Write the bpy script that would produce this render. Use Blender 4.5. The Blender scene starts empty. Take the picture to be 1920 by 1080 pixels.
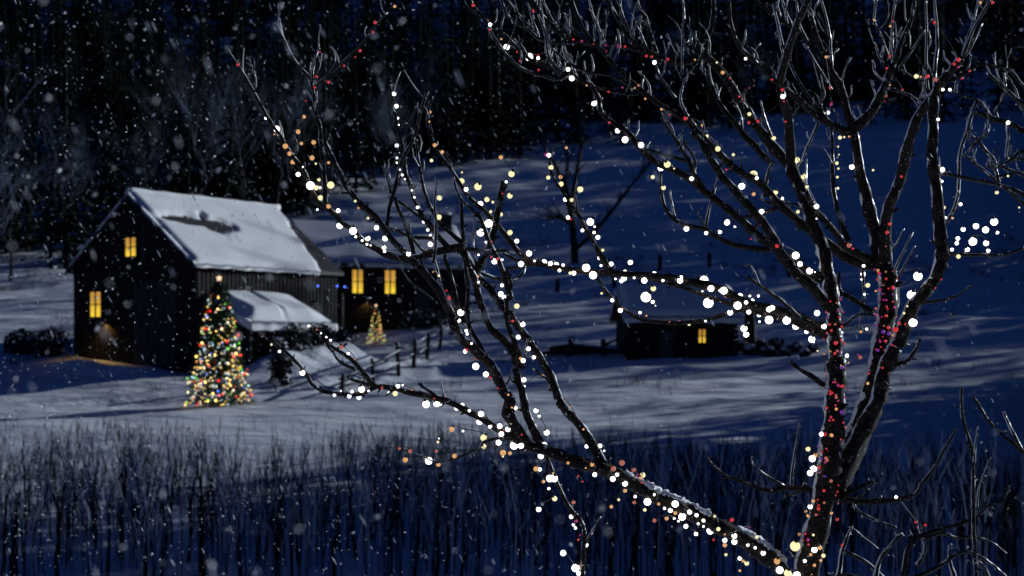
import bpy, math, random
from mathutils import Vector, Matrix, noise as mn

SC = bpy.context.scene
COL = SC.collection
R = math.radians
rnd = random.Random(11)

# ------------------------------------------------------------------ camera, sky, moon
F = 2638.0            # focal length in pixels of the 1920 px wide photograph
HOR = 655.0           # image row of the eye level
cam = bpy.data.cameras.new('camera')
camo = bpy.data.objects.new('camera', cam)
COL.objects.link(camo)
camo.location = (0, 0, 0)
camo.rotation_euler = (R(90), 0, 0)
cam.sensor_width = 36.0
cam.lens = 36.0 * F / 1920.0
cam.shift_y = (HOR - 540.0) / 1920.0
cam.clip_start = 0.05
cam.clip_end = 3000
cam.dof.use_dof = True
cam.dof.focus_distance = 5.0
cam.dof.aperture_fstop = 4.6
SC.camera = camo

SUN_EL, SUN_AZ = 15.0, 32.0     # azimuth measured from +X (right) towards +Y (away)
world = bpy.data.worlds.new('World')
SC.world = world
world.use_nodes = True
nt = world.node_tree
nt.nodes.clear()
sky = nt.nodes.new('ShaderNodeTexSky')
sky.sky_type = 'NISHITA'
sky.sun_disc = False
sky.sun_elevation = R(SUN_EL)
sky.sun_rotation = R(90 - SUN_AZ)
sky.ozone_density = 6.0
tint = nt.nodes.new('ShaderNodeMix')
tint.data_type = 'RGBA'
tint.blend_type = 'MULTIPLY'
tint.inputs[0].default_value = 1.0
tint.inputs[7].default_value = (0.29, 0.46, 0.92, 1)
bg = nt.nodes.new('ShaderNodeBackground')
bg.inputs[1].default_value = 0.026
wo = nt.nodes.new('ShaderNodeOutputWorld')
nt.links.new(sky.outputs[0], tint.inputs[6])
nt.links.new(tint.outputs[2], bg.inputs[0])
nt.links.new(bg.outputs[0], wo.inputs[0])

sl = bpy.data.lights.new('moon_light', 'SUN')
sl.energy = 3.5
sl.angle = R(0.5)
sl.color = (0.88, 0.95, 1.0)
so = bpy.data.objects.new('moon_light', sl)
COL.objects.link(so)
SUNV = Vector((math.cos(R(SUN_EL)) * math.cos(R(SUN_AZ)), math.cos(R(SUN_EL)) * math.sin(R(SUN_AZ)), math.sin(R(SUN_EL))))
so.rotation_euler = (-SUNV).to_track_quat('-Z', 'Y').to_euler()
so.location = SUNV * 60

SC.view_settings.view_transform = 'Standard'
SC.view_settings.look = 'None'
SC.view_settings.exposure = 0
SC.view_settings.gamma = 1
SC.render.engine = 'CYCLES'
SC.cycles.use_denoising = True
SC.cycles.max_bounces = 5
SC.cycles.diffuse_bounces = 2
SC.cycles.glossy_bounces = 2
SC.cycles.sample_clamp_indirect = 3.0

# ------------------------------------------------------------------ helpers
def P(px, py, d):
    return Vector(((px - 960.0) / F * d, d, (HOR - py) / F * d))

class MB:
    def __init__(s):
        s.v, s.f, s.m = [], [], []
    def face(s, pts, mi=0):
        b = len(s.v)
        s.v.extend([tuple(p) for p in pts])
        s.f.append(tuple(range(b, b + len(pts))))
        s.m.append(mi)
    def box(s, c, d, rz=0, mi=0, M=None):
        cx, cy, cz = c; dx, dy, dz = d[0] / 2, d[1] / 2, d[2] / 2
        b = len(s.v)
        for (x, y, z) in ((-1,-1,-1),(1,-1,-1),(1,1,-1),(-1,1,-1),(-1,-1,1),(1,-1,1),(1,1,1),(-1,1,1)):
            p = Vector((x*dx, y*dy, z*dz))
            if M is not None: p = M @ p
            elif rz: p = Matrix.Rotation(rz, 3, 'Z') @ p
            s.v.append((p.x+cx, p.y+cy, p.z+cz))
        for q in ((0,3,2,1),(4,5,6,7),(0,1,5,4),(1,2,6,5),(2,3,7,6),(3,0,4,7)):
            s.f.append(tuple(b+i for i in q)); s.m.append(mi)
    def prism(s, poly, z0, z1, mi=0):
        n = len(poly); b = len(s.v)
        for p in poly: s.v.append((p[0], p[1], z0))
        for p in poly: s.v.append((p[0], p[1], z1))
        s.f.append(tuple(b+i for i in reversed(range(n)))); s.m.append(mi)
        s.f.append(tuple(b+n+i for i in range(n))); s.m.append(mi)
        for i in range(n):
            j = (i+1) % n
            s.f.append((b+i, b+j, b+n+j, b+n+i)); s.m.append(mi)
    def tube(s, pts, rad, n=6, mi=0, wob=0.0, seed=0.0, tipcap=True):
        if len(pts) < 2: return
        b = len(s.v)
        t = (pts[1]-pts[0]).normalized()
        ref = Vector((0, 1, 0)) if abs(t.y) < 0.8 else Vector((1, 0, 0))
        nrm = t.cross(ref).normalized()
        for i, p in enumerate(pts):
            if i == 0: t = (pts[1]-pts[0])
            elif i == len(pts)-1: t = (pts[-1]-pts[-2])
            else: t = (pts[i+1]-pts[i-1])
            t.normalize()
            nrm = (nrm - t*nrm.dot(t))
            if nrm.length < 1e-6: nrm = t.orthogonal()
            nrm.normalize()
            bi = t.cross(nrm)
            for k in range(n):
                a = 2*math.pi*k/n
                r = rad[i]
                if wob: r *= 1 + wob*mn.noise(Vector((math.cos(a)*1.3+seed, math.sin(a)*1.3+i*0.55, seed*1.7)))
                q = p + nrm*(math.cos(a)*r) + bi*(math.sin(a)*r)
                s.v.append((q.x, q.y, q.z))
        for i in range(len(pts)-1):
            for k in range(n):
                k2 = (k+1) % n
                s.f.append((b+i*n+k, b+i*n+k2, b+(i+1)*n+k2, b+(i+1)*n+k)); s.m.append(mi)
        s.f.append(tuple(b+k for k in reversed(range(n)))); s.m.append(mi)
        e = b+(len(pts)-1)*n
        s.f.append(tuple(e+k for k in range(n))); s.m.append(mi)
    def sphere(s, c, r, nu=10, nv=7, mi=0, sq=(1,1,1), nz=0, seed=0):
        b = len(s.v); c = Vector(c)
        def pt(d):
            k = 1.0
            if nz: k += nz*mn.noise(d*1.7+Vector((seed, seed*2.1, 0)))
            return c + Vector((d.x*sq[0], d.y*sq[1], d.z*sq[2]))*r*k
        s.v.append(tuple(pt(Vector((0,0,1)))))
        for j in range(1, nv):
            th = math.pi*j/nv
            for i in range(nu):
                ph = 2*math.pi*i/nu
                s.v.append(tuple(pt(Vector((math.sin(th)*math.cos(ph), math.sin(th)*math.sin(ph), math.cos(th))))))
        s.v.append(tuple(pt(Vector((0,0,-1)))))
        last = len(s.v)-1
        for i in range(nu):
            i2 = (i+1) % nu
            s.f.append((b, b+1+i, b+1+i2)); s.m.append(mi)
            for j in range(nv-2):
                s.f.append((b+1+j*nu+i, b+1+(j+1)*nu+i, b+1+(j+1)*nu+i2, b+1+j*nu+i2)); s.m.append(mi)
            s.f.append((b+1+(nv-2)*nu+i, last, b+1+(nv-2)*nu+i2)); s.m.append(mi)
    def mesh(s, name, mats, smooth=False):
        me = bpy.data.meshes.new(name)
        me.from_pydata(s.v, [], s.f)
        if not isinstance(mats, (list, tuple)): mats = [mats]
        for m in mats: me.materials.append(m)
        if len(mats) > 1: me.polygons.foreach_set('material_index', s.m)
        if smooth: me.polygons.foreach_set('use_smooth', [True]*len(me.polygons))
        me.update()
        return me
    def build(s, name, mats, parent=None, smooth=False):
        return link(name, s.mesh(name, mats, smooth), parent)

def link(name, data, parent=None):
    o = bpy.data.objects.new(name, data)
    COL.objects.link(o)
    if parent is not None: o.parent = parent
    return o
def tag(o, label=None, cat=None, group=None, kind=None):
    if label: o['label'] = label
    if cat: o['category'] = cat
    if group: o['group'] = group
    if kind: o['kind'] = kind
    return o
def thing(name, label, cat, loc=(0,0,0), rz=0, group=None):
    o = link(name, None)
    o.location = loc; o.rotation_euler = (0,0,rz)
    return tag(o, label, cat, group)
def dup(root, loc, rz=0, sc=1.0, label=None):
    r = root.copy(); COL.objects.link(r)
    r.location = loc; r.rotation_euler = (0,0,rz); r.scale = (sc,)*3
    if label: r['label'] = label
    for ch in list(root.children):
        c = ch.copy(); COL.objects.link(c); c.parent = r
        for g in ch.children:
            d = g.copy(); COL.objects.link(d); d.parent = c
    return r

# ------------------------------------------------------------------ materials
def newmat(name):
    m = bpy.data.materials.new(name); m.use_nodes = True
    t = m.node_tree; b = t.nodes['Principled BSDF']
    return m, t, b
def noisy(name, c1, c2, scale=5.0, rough=0.8, bump=0.0, bscale=None, stretch=(1,1,1), spec=0.3, detail=6, coords='Object'):
    m, t, b = newmat(name)
    tc = t.nodes.new('ShaderNodeTexCoord'); mp = t.nodes.new('ShaderNodeMapping')
    mp.inputs['Scale'].default_value = stretch
    n = t.nodes.new('ShaderNodeTexNoise'); n.inputs['Scale'].default_value = scale; n.inputs['Detail'].default_value = detail
    r = t.nodes.new('ShaderNodeValToRGB')
    r.color_ramp.elements[0].position = 0.35; r.color_ramp.elements[1].position = 0.65
    r.color_ramp.elements[0].color = (*c1, 1); r.color_ramp.elements[1].color = (*c2, 1)
    t.links.new(tc.outputs[coords], mp.inputs[0]); t.links.new(mp.outputs[0], n.inputs[0])
    t.links.new(n.outputs[0], r.inputs[0]); t.links.new(r.outputs[0], b.inputs['Base Color'])
    b.inputs['Roughness'].default_value = rough
    b.inputs['Specular IOR Level'].default_value = spec
    if bump:
        n2 = t.nodes.new('ShaderNodeTexNoise'); n2.inputs['Scale'].default_value = bscale or scale*4; n2.inputs['Detail'].default_value = 8
        bp = t.nodes.new('ShaderNodeBump'); bp.inputs['Strength'].default_value = bump
        t.links.new(mp.outputs[0], n2.inputs[0]); t.links.new(n2.outputs[0], bp.inputs['Height'])
        t.links.new(bp.outputs[0], b.inputs['Normal'])
    return m
def emit(name, col, strength):
    m, t, b = newmat(name)
    b.inputs['Base Color'].default_value = (0.02, 0.02, 0.02, 1)
    b.inputs['Emission Color'].default_value = (*col, 1)
    b.inputs['Emission Strength'].default_value = strength
    return m
def frosted(name, bark1, bark2, wind, lo, hi, scale=30.0, rough=0.75, coat=0.3, snow_rim_col=(0.78, 0.82, 0.88), amp=0.5, grain=None):
    """pale sides: snow on posts and bushes, painted rim light on tree bark"""
    m = noisy(name, bark1, bark2, scale, rough, 0.9, scale*2.5, spec=0.12)
    t = m.node_tree; b = t.nodes['Principled BSDF']
    ramp = [n for n in t.nodes if n.type == 'VALTORGB'][0]
    g = t.nodes.new('ShaderNodeNewGeometry')
    n3 = t.nodes.new('ShaderNodeTexNoise'); n3.inputs['Scale'].default_value = scale*0.5; n3.inputs['Detail'].default_value = 3
    tc = [n for n in t.nodes if n.type == 'TEX_COORD'][0]
    t.links.new(tc.outputs['Object'], n3.inputs[0])
    ad = t.nodes.new('ShaderNodeMath'); ad.operation = 'MULTIPLY_ADD'
    ad.inputs[1].default_value = amp; ad.inputs[2].default_value = -amp/2
    t.links.new(n3.outputs[0], ad.inputs[0])
    dots = []
    for wv in wind:  # directions of the pale sides; on tree bark, the rim-lit edges
        dt = t.nodes.new('ShaderNodeVectorMath'); dt.operation = 'DOT_PRODUCT'
        dt.inputs[1].default_value = Vector(wv).normalized()
        t.links.new(g.outputs['Normal'], dt.inputs[0]); dots.append(dt.outputs['Value'])
    if len(dots) == 2:
        mxm = t.nodes.new('ShaderNodeMath'); mxm.operation = 'MAXIMUM'
        t.links.new(dots[0], mxm.inputs[0]); t.links.new(dots[1], mxm.inputs[1]); dots = [mxm.outputs[0]]
    sm = t.nodes.new('ShaderNodeMath'); sm.operation = 'ADD'
    t.links.new(dots[0], sm.inputs[0]); t.links.new(ad.outputs[0], sm.inputs[1])
    mr = t.nodes.new('ShaderNodeMapRange'); mr.interpolation_type = 'SMOOTHSTEP'
    mr.inputs[1].default_value = lo; mr.inputs[2].default_value = hi
    t.links.new(sm.outputs[0], mr.inputs[0])
    if grain:      # pale specks painted as sparkle of the lights on bark
        n4 = t.nodes.new('ShaderNodeTexNoise'); n4.inputs['Scale'].default_value = 160; n4.inputs['Detail'].default_value = 2
        t.links.new(tc.outputs['Object'], n4.inputs[0])
        m4 = t.nodes.new('ShaderNodeMapRange'); m4.inputs[1].default_value = grain; m4.inputs[2].default_value = grain+.04
        t.links.new(n4.outputs[0], m4.inputs[0])
        mm = t.nodes.new('ShaderNodeMath'); mm.operation = 'MAXIMUM'
        t.links.new(mr.outputs[0], mm.inputs[0]); t.links.new(m4.outputs[0], mm.inputs[1]); mr = mm
    mx = t.nodes.new('ShaderNodeMix'); mx.data_type = 'RGBA'
    mx.inputs[7].default_value = (*snow_rim_col, 1)
    t.links.new(mr.outputs[0], mx.inputs[0]); t.links.new(ramp.outputs[0], mx.inputs[6])
    t.links.new(mx.outputs[2], b.inputs['Base Color'])
    b.inputs['Coat Weight'].default_value = coat
    b.inputs['Coat Roughness'].default_value = 0.18
    return m

M_SNOW = noisy('snow', (0.70, 0.75, 0.83), (0.80, 0.83, 0.88), 0.35, 0.7, 0.35, 2.2, spec=0.2)
def drifted(m):
    t = m.node_tree; b = t.nodes['Principled BSDF']
    tc = [q for q in t.nodes if q.type == 'TEX_COORD'][0]
    mp = t.nodes.new('ShaderNodeMapping'); mp.inputs['Scale'].default_value = (.35, 1.0, 1.0); mp.inputs['Rotation'].default_value = (0, 0, R(12))
    n = t.nodes.new('ShaderNodeTexNoise'); n.inputs['Scale'].default_value = .42; n.inputs['Detail'].default_value = 7; n.inputs['Roughness'].default_value = .62
    bp = t.nodes.new('ShaderNodeBump'); bp.inputs['Strength'].default_value = .55; bp.inputs['Distance'].default_value = 1.0
    old = [q for q in t.nodes if q.type == 'BUMP' and q != bp][0]
    t.links.new(tc.outputs['Object'], mp.inputs[0]); t.links.new(mp.outputs[0], n.inputs[0]); t.links.new(n.outputs[0], bp.inputs['Height'])
    t.links.new(bp.outputs[0], old.inputs['Normal'])
    return m
drifted(M_SNOW)
M_SNOWR = noisy('roof_snow', (0.76, 0.78, 0.82), (0.82, 0.83, 0.85), 0.6, 0.7, 0.15, 4.0, spec=0.2)
M_BARK = frosted('icy_bark_lit_rims', (0.004, 0.003, 0.003), (0.022, 0.016, 0.013), ((0.9, 0.05, 0.42), (-0.92, 0.05, 0.35)), 0.84, 0.92, 40.0, 0.8, 0.10, amp=0.55, grain=0.69)  # pale edges and specks stand in for rim light and glints
M_TWIG = frosted('icy_twig_lit_rims', (0.004, 0.003, 0.003), (0.02, 0.016, 0.014), ((0.9, -0.05, 0.42), (-0.92, -0.12, 0.35)), 0.66, 0.76, 50.0, 0.6, 0.3, amp=0.5, grain=0.68)  # twigs get wider pale edges, painted as rim light
M_WOOD = noisy('dark_boards', (0.008, 0.007, 0.007), (0.03, 0.025, 0.024), 1.2, 0.85, 0.4, 9, stretch=(6, 6, 0.5))
M_WOOD2 = noisy('grey_boards', (0.02, 0.02, 0.024), (0.07, 0.068, 0.075), 1.6, 0.85, 0.4, 9, stretch=(6, 6, 0.6))
M_ROOF = noisy('dark_roofing', (0.015, 0.016, 0.02), (0.04, 0.04, 0.05), 2.0, 0.6, 0.2, 8)
M_POST = frosted('old_fence_wood', (0.012, 0.011, 0.011), (0.04, 0.036, 0.034), ((0.5, 0.0, 0.85),), 0.75, 0.95, 8.0, 0.85, 0.0)
M_FRAME = noisy('window_frame_wood', (0.008, 0.007, 0.006), (0.016, 0.013, 0.012), 8, 0.7)
M_PINE = noisy('fir_needles', (0.003, 0.006, 0.005), (0.010, 0.018, 0.013), 1.5, 0.9, spec=0.1)
M_XPINE = noisy('christmas_tree_needles', (0.02, 0.06, 0.024), (0.06, 0.13, 0.05), 2.5, 0.6)
M_FARBARK = noisy('forest_bark', (0.006, 0.006, 0.008), (0.018, 0.018, 0.022), 1.0, 0.9, stretch=(2,2,0.4))
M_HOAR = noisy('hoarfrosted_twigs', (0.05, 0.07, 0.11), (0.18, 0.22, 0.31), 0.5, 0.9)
M_BUSH = frosted('snow_dusted_bush', (0.008, 0.009, 0.012), (0.03, 0.03, 0.036), ((0.3, 0.0, 0.95),), 0.65, 0.9, 3.0, 0.9, 0.0)
M_CHIM = noisy('chimney_stone', (0.02, 0.02, 0.022), (0.06, 0.055, 0.055), 3, 0.9, 0.3)
M_WIRE = noisy('cable_rubber', (0.006, 0.007, 0.007), (0.014, 0.015, 0.014), 20, 0.5)
M_FLAKE = noisy('snowflake', (0.78, 0.80, 0.84), (0.85, 0.86, 0.88), 3.0, 0.8)

EM = {
 'w': emit('lit_white_globe', (1.0, 0.95, 0.90), 4.5),
 'y': emit('lit_pale_yellow_globe', (1.0, 0.91, 0.50), 1.05),
 'o': emit('lit_amber_globe', (1.0, 0.50, 0.20), 0.72),
 'r': emit('lit_red_globe', (0.95, 0.05, 0.07), 0.55),
 'p': emit('lit_coral_globe', (0.85, 0.24, 0.17), 0.45),
 'm': emit('lit_magenta_globe', (0.75, 0.05, 0.40), 0.40),
 'v': emit('lit_violet_globe', (0.32, 0.06, 0.75), 0.35),
 'b': emit('lit_bluish_white_globe', (0.78, 0.80, 1.0), 1.6),
}
XM = {
 'g': emit('tiny_gold_bulb', (1.0, 0.62, 0.16), 5.0),
 'w': emit('tiny_warm_white_bulb', (1.0, 0.85, 0.55), 3.2),
 'c': emit('tiny_cool_white_bulb', (0.55, 0.85, 1.0), 2.6),
 'n': emit('tiny_green_bulb', (0.25, 1.0, 0.08), 1.5),
 'r': emit('tiny_red_bulb', (1.0, 0.03, 0.02), 2.2),
 'b': emit('tiny_blue_bulb', (0.08, 0.18, 1.0), 3.0),
}
def window_glow(name, s):
    m, t, b = newmat(name)
    tc = t.nodes.new('ShaderNodeTexCoord'); sp = t.nodes.new('ShaderNodeSeparateXYZ')
    r = t.nodes.new('ShaderNodeValToRGB')      # room light painted into the pane: yellow low down, dimmer amber above
    r.color_ramp.elements[0].color = (1.0, 0.66, 0.05, 1); r.color_ramp.elements[1].color = (0.56, 0.28, 0.045, 1)
    r.color_ramp.elements[0].position = 0.1; r.color_ramp.elements[1].position = 0.75
    n = t.nodes.new('ShaderNodeTexNoise'); n.inputs['Scale'].default_value = 2.5
    ml = t.nodes.new('ShaderNodeMath'); ml.operation = 'MULTIPLY_ADD'; ml.inputs[1].default_value = s*0.7; ml.inputs[2].default_value = s*0.65
    t.links.new(tc.outputs['Generated'], sp.inputs[0]); t.links.new(sp.outputs[2], r.inputs[0])
    t.links.new(tc.outputs['Object'], n.inputs[0]); t.links.new(n.outputs[0], ml.inputs[0])
    t.links.new(r.outputs[0], b.inputs['Emission Color']); t.links.new(ml.outputs[0], b.inputs['Emission Strength'])
    b.inputs['Base Color'].default_value = (0.05, 0.04, 0.02, 1)
    b.inputs['Roughness'].default_value = 0.1
    return m
M_PANE = window_glow('lit_window_pane', 1.0)

# ------------------------------------------------------------------ terrain
KNOT = [(-15,-1.5),(0,-1.75),(8,-2.7),(20,-4.2),(30,-4.9),(45,-4.5),(60,-3.1),(70,-2.55),(83,-1.25),(91,-0.1),(100,1.4),(120,4.3),(150,10.0),(230,33.0),(300,52.0),(400,90.0),(560,155.0)]
def prof(y):
    if y <= KNOT[0][0]: return KNOT[0][1]
    for (a, za), (b, zb) in zip(KNOT, KNOT[1:]):
        if y <= b:
            t = (y-a)/(b-a)
            return za+(zb-za)*t
    return KNOT[-1][1]
def sm(a, b, x):
    t = max(0.0, min(1.0, (x-a)/(b-a))); return t*t*(3-2*t)
def H(x, y):
    z = (prof(y-3)+prof(y)+prof(y+3))/3
    amp = 0.10 + 0.30*sm(55, 75, y) + 1.3*sm(110, 170, y)
    z += amp*mn.noise(Vector((x/16.0, y/6.5, 3.1)))*(1-0.6*sm(110,170,y))
    z += amp*0.8*mn.noise(Vector((x/40.0, y/13.0, 9.7)))
    z += 0.10*mn.noise(Vector((x/4.0, y/2.2, 5.5)))*sm(40, 60, y)
    z += (0.16*sm(58,70,y)*(1-sm(110,130,y))+0.55*sm(110,150,y))*mn.noise(Vector((x/7.0+y/30.0, y/3.2, 1.7)))
    z += 0.05*mn.noise(Vector((x/1.6, y/1.1, 2.2)))*sm(55,65,y)*(1-sm(120,150,y))
    # far pasture lies a little higher on the right
    z += 0.012*max(0.0, x-5)*sm(90, 140, y)*min(1.0, y/100)
    return z
TRACK = [(-60,58),(-25,65.5),(-16,71),(-10,75),(-5,86),(-4,92),(30,96)]
def rut(x, y):
    for (x0, y0), (x1, y1) in zip(TRACK, TRACK[1:]):
        if x0 <= x <= x1:
            t = (x-x0)/(x1-x0); yc = y0+(y1-y0)*t
            k = 1/math.sqrt(1+((y1-y0)/(x1-x0))**2); q = abs(y-yc)*k
            return -.20*math.exp(-((q-.85)/.30)**2)+.07*math.exp(-((q-1.5)/.35)**2)
    return 0
H0 = H
def bank(x, y, cx, cy, a, l, w, h):      # a snowbank: centre, heading, half length, half width, height
    dx, dy = x-cx, y-cy
    if abs(dx) > 3*l or abs(dy) > 3*l: return 0
    u = dx*math.cos(a)+dy*math.sin(a); v = -dx*math.sin(a)+dy*math.cos(a)
    return h*math.exp(-(u/l)**4-(v/w)**2)*(1+.25*mn.noise(Vector((x*.8, y*.8, 6))))
BANKS = [(-11.9, 81.9, R(54), 4.6, 1.7, 1.45), (-23.2, 79.6, R(-36), 4.6, 1.2, .55), (-6.5, 96.8, R(19), 6.0, 1.6, .6), (9.0, 82.3, R(7), 4.0, 1.0, .35), (-8.0, 78.0, R(40), 5.5, .9, .5)]
def H(x, y):
    z = H0(x, y)+rut(x, y)
    if -35 < x < 18 and 70 < y < 106:
        for q in BANKS: z += bank(x, y, *q)
    return z
def ground(px, py, d0=20.0, d1=420.0):
    d = d0
    prev = None
    while d < d1:
        p = P(px, py, d)
        e = p.z - H(p.x, p.y)
        if prev is not None and prev > 0 >= e: break
        prev = e; d += 0.25
    p = P(px, py, d)
    return Vector((p.x, p.y, H(p.x, p.y)))

def build_ground():
    ys = []; y = -15.0
    while y < 560:
        ys.append(y); y += (0.24 if 55 < y < 100 else 0.35+0.0085*max(0, y)) if y > 20 else 1.2
    nx = 380
    v = []; f = []
    for y in ys:
        w = 26 + 0.62*max(0, y)
        for i in range(nx+1):
            s = -1+2*i/nx
            x = w*s
            v.append((x, y, H(x, y)))
    for j in range(len(ys)-1):
        for i in range(nx):
            a = j*(nx+1)+i
            f.append((a, a+1, a+nx+2, a+nx+1))
    me = bpy.data.meshes.new('snowy_ground')
    me.from_pydata(v, [], f); me.materials.append(M_SNOW)
    me.polygons.foreach_set('use_smooth', [True]*len(f)); me.update()
    tag(link('snowy_ground', me), kind='structure')
build_ground()

# ------------------------------------------------------------------ buildings
def window(parent, c, w, h, face, nx=2, nz=2):
    """c: centre on the wall plane; face: 'front' looks to -y"""
    fr = MB(); d = 0.10; b = 0.09
    x, y, z = c
    fr.box((x, y-0.05, z+h/2+b/2), (w+2*b, d, b)); fr.box((x, y-0.07, z-h/2-b/2), (w+2*b+0.1, d+0.08, b))
    fr.box((x-w/2-b/2, y-0.05, z), (b, d, h)); fr.box((x+w/2+b/2, y-0.05, z), (b, d, h))
    for i in range(1, nx): fr.box((x-w/2+w*i/nx, y-0.06, z), (0.07 if nx > 2 else 0.1, 0.05, h))
    for k in range(1, nz): fr.box((x, y-0.045, z-h/2+h*k/nz), (w, 0.04, 0.06))
    o = fr.build('window', M_FRAME, parent)
    pn = MB(); pn.box((x, y-0.012, z), (w, 0.02, h))
    pn.build('pane', M_PANE, o)
    return o

def roof_snow(parent, M, nu, nv, lu, lv, thick, keep, name='snow_cover', seed=0, soft=0.45):
    """snow lying on one roof slope. M maps (u metres along, v metres down the slope, n up) to the parent frame"""
    mb = MB()
    hh = {}
    for i in range(nu+1):
        for j in range(nv+1):
            u, v = i/nu, j/nv
            e = min(u*lu, (1-u)*lu, v*lv+0.6, (1-v)*lv)
            k = sm(0, soft, e)
            ns = mn.noise(Vector((u*lu*0.5+seed, v*lv*0.5, seed)))
            hh[i, j] = thick*(0.12+0.88*k)*(1+0.22*ns)*keep(u, v)
    b = len(mb.v)
    for i in range(nu+1):
        for j in range(nv+1):
            u, v = i/nu, j/nv
            jx = 0.10*mn.noise(Vector((u*lu*1.2, v*lv*1.2, 7+seed))) if (i in (0, nu) or j in (0, nv)) else 0
            mb.v.append(tuple(M @ Vector((u*lu+jx, v*lv+jx*1.5, hh[i, j]+0.004))))
    for i in range(nu):
        for j in range(nv):
            q = [(i,j),(i+1,j),(i+1,j+1),(i,j+1)]
            if max(hh[t] for t in q) < thick*0.16: continue
            mb.f.append(tuple(b+a*(nv+1)+c for a, c in q)); mb.m.append(0)
    # rounded edge down to the roof, sharing the rim vertices
    rim = [(i, 0) for i in range(nu)]+[(nu, j) for j in range(nv)]+[(i, nv) for i in range(nu, 0, -1)]+[(0, j) for j in range(nv, 0, -1)]
    n_ = len(rim); ctr = sum((Vector(mb.v[b+i*(nv+1)+j]) for i, j in rim), Vector())/n_
    lo = len(mb.v)
    for (i, j) in rim:
        p = Vector(mb.v[b+i*(nv+1)+j]); o_ = (p-ctr); o_.z = 0; o_.normalize()
        mb.v.append(tuple(p+o_*thick*.10-Vector((0,0,thick*.5))))
    for (i, j) in rim:
        p = Vector(mb.v[b+i*(nv+1)+j]); o_ = (p-ctr); o_.z = 0; o_.normalize()
        mb.v.append(tuple(p-o_*thick*.05-Vector((0,0,thick*.9+.05*mn.noise(Vector((p.x*.9, p.y*.9, seed)))))))
    for k in range(n_):
        k2 = (k+1) % n_; (i, j), (i2, j2) = rim[k], rim[k2]
        if keep(i/nu, j/nv) < .2 or keep(i2/nu, j2/nv) < .2 or (j == 0 and j2 == 0): continue
        mb.f.append((b+i*(nv+1)+j, b+i2*(nv+1)+j2, lo+k2, lo+k)); mb.f.append((lo+k, lo+k2, lo+n_+k2, lo+n_+k)); mb.m += [0, 0]
    return mb.build(name, M_SNOWR, parent, smooth=True)

def slope_frame(x0, y0, z0, udir, vdir):
    u = Vector(udir).normalized(); v = Vector(vdir).normalized(); n = u.cross(v)
    if n.z < 0: n = -n
    M = Matrix(((u.x, v.x, n.x, x0), (u.y, v.y, n.y, y0), (u.z, v.z, n.z, z0), (0,0,0,1)))
    return M

# --- the big barn
BW, BL, BROT = 11.15, 11.6, R(-36)
EAVE, RIDGE, BASE = 4.85, 9.05, -1.9
gx, gy = math.cos(BROT), math.sin(BROT)
rx, ry = -gy, gx
bc = Vector((-17.95, 80.0, 0)) - Vector((gx, gy, 0))*BW/2 + Vector((rx, ry, 0))*BL/2
barn = thing('barn', 'tall dark timber barn with a thick snow cover on its steep roof', 'barn', (bc.x, bc.y, BASE), BROT)
e, r_ = EAVE-BASE, RIDGE-BASE
w2, l2 = BW/2, BL/2
wb = MB()
pent = [(-w2, 0), (w2, 0), (w2, e), (0, r_), (-w2, e)]
for yy, flip in ((-l2, False), (l2, True)):
    pts = [(x, yy, z) for x, z in pent]
    wb.face(pts if not flip else list(reversed(pts)))
wb.face([(-w2,-l2,0), (-w2,-l2,e), (-w2,l2,e), (-w2,l2,0)])
wb.face([(w2,-l2,0), (w2,l2,0), (w2,l2,e), (w2,-l2,e)])
wb.face([(-w2,-l2,0), (-w2,l2,0), (w2,l2,0), (w2,-l2,0)])
for i in range(38):      # board battens of the gable and of the long side
    x = -w2+0.15+i*(BW-0.3)/37
    top = e+(r_-e)*(1-abs(x)/w2)-0.05
    wb.box((x, -l2-0.02, top/2), (0.06+0.05*rnd.random(), 0.04, top))
for i in range(36):
    y = -l2+0.15+i*(BL-0.3)/35
    wb.box((w2+0.02, y, e/2-0.1), (0.04, 0.07, e-0.2))
wb.build('wall', M_WOOD, barn)
rf = MB()
oh, oy, th = 0.32, 0.4, 0.16
sl_ = math.hypot(w2, r_-e); sx_, sz_ = w2/sl_, (r_-e)/sl_
for s in (-1, 1):
    a = (0, r_+0.02); b_ = (s*(w2+oh*sx_), e-oh*sz_+0.02)
    n = (s*sz_*th, sx_*th)
    y0, y1 = -l2-oy, l2+oy
    q = [(a[0], a[1]), (b_[0], b_[1]), (b_[0]+n[0]*0, b_[1]+th/sx_), (a[0], a[1]+th/sx_)]
    A = [Vector((p[0], y0, p[1])) for p in q]; B = [Vector((p[0], y1, p[1])) for p in q]
    rf.face(A); rf.face(list(reversed(B)))
    for i in range(4):
        j = (i+1) % 4
        if i == 3: continue
        rf.face([A[i], B[i], B[j], A[j]])
rf.build('roof', M_ROOF, barn)
top = r_+0.02+th/sx_
def keep_right(u, v):
    # bare strip left by a slide, and the thin wind-scoured edge along the ridge
    k = 1.0
    n1 = mn.noise(Vector((u*9, v*7, 1.3)))*0.09 + mn.noise(Vector((u*22, v*18, 4.3)))*0.05
    d1 = math.hypot((u-0.22)/0.20, (v-0.36-(u-0.2)*0.1)/0.085)+n1*3
    d2 = math.hypot((u-0.38)/0.11, (v-0.42)/0.13)+n1*4
    d3 = math.hypot((u-0.34)/0.03, (v-0.30)/0.07)+n1*2
    k *= sm(0.75, 1.15, min(d1, d2, d3))
    k *= sm(0.0, .03, 1.0-.17*v-u+mn.noise(Vector((u*5, v*6, 3)))*.03)      # the far corner has slid off
    return k
Mr = slope_frame(0, -l2-oy, top+0.005, (0,1,0), (sx_, 0, -sz_))
roof_snow(barn, Mr, 90, 56, BL+2*oy, sl_+oh+.12, 0.20, keep_right, seed=2.0)
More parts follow.
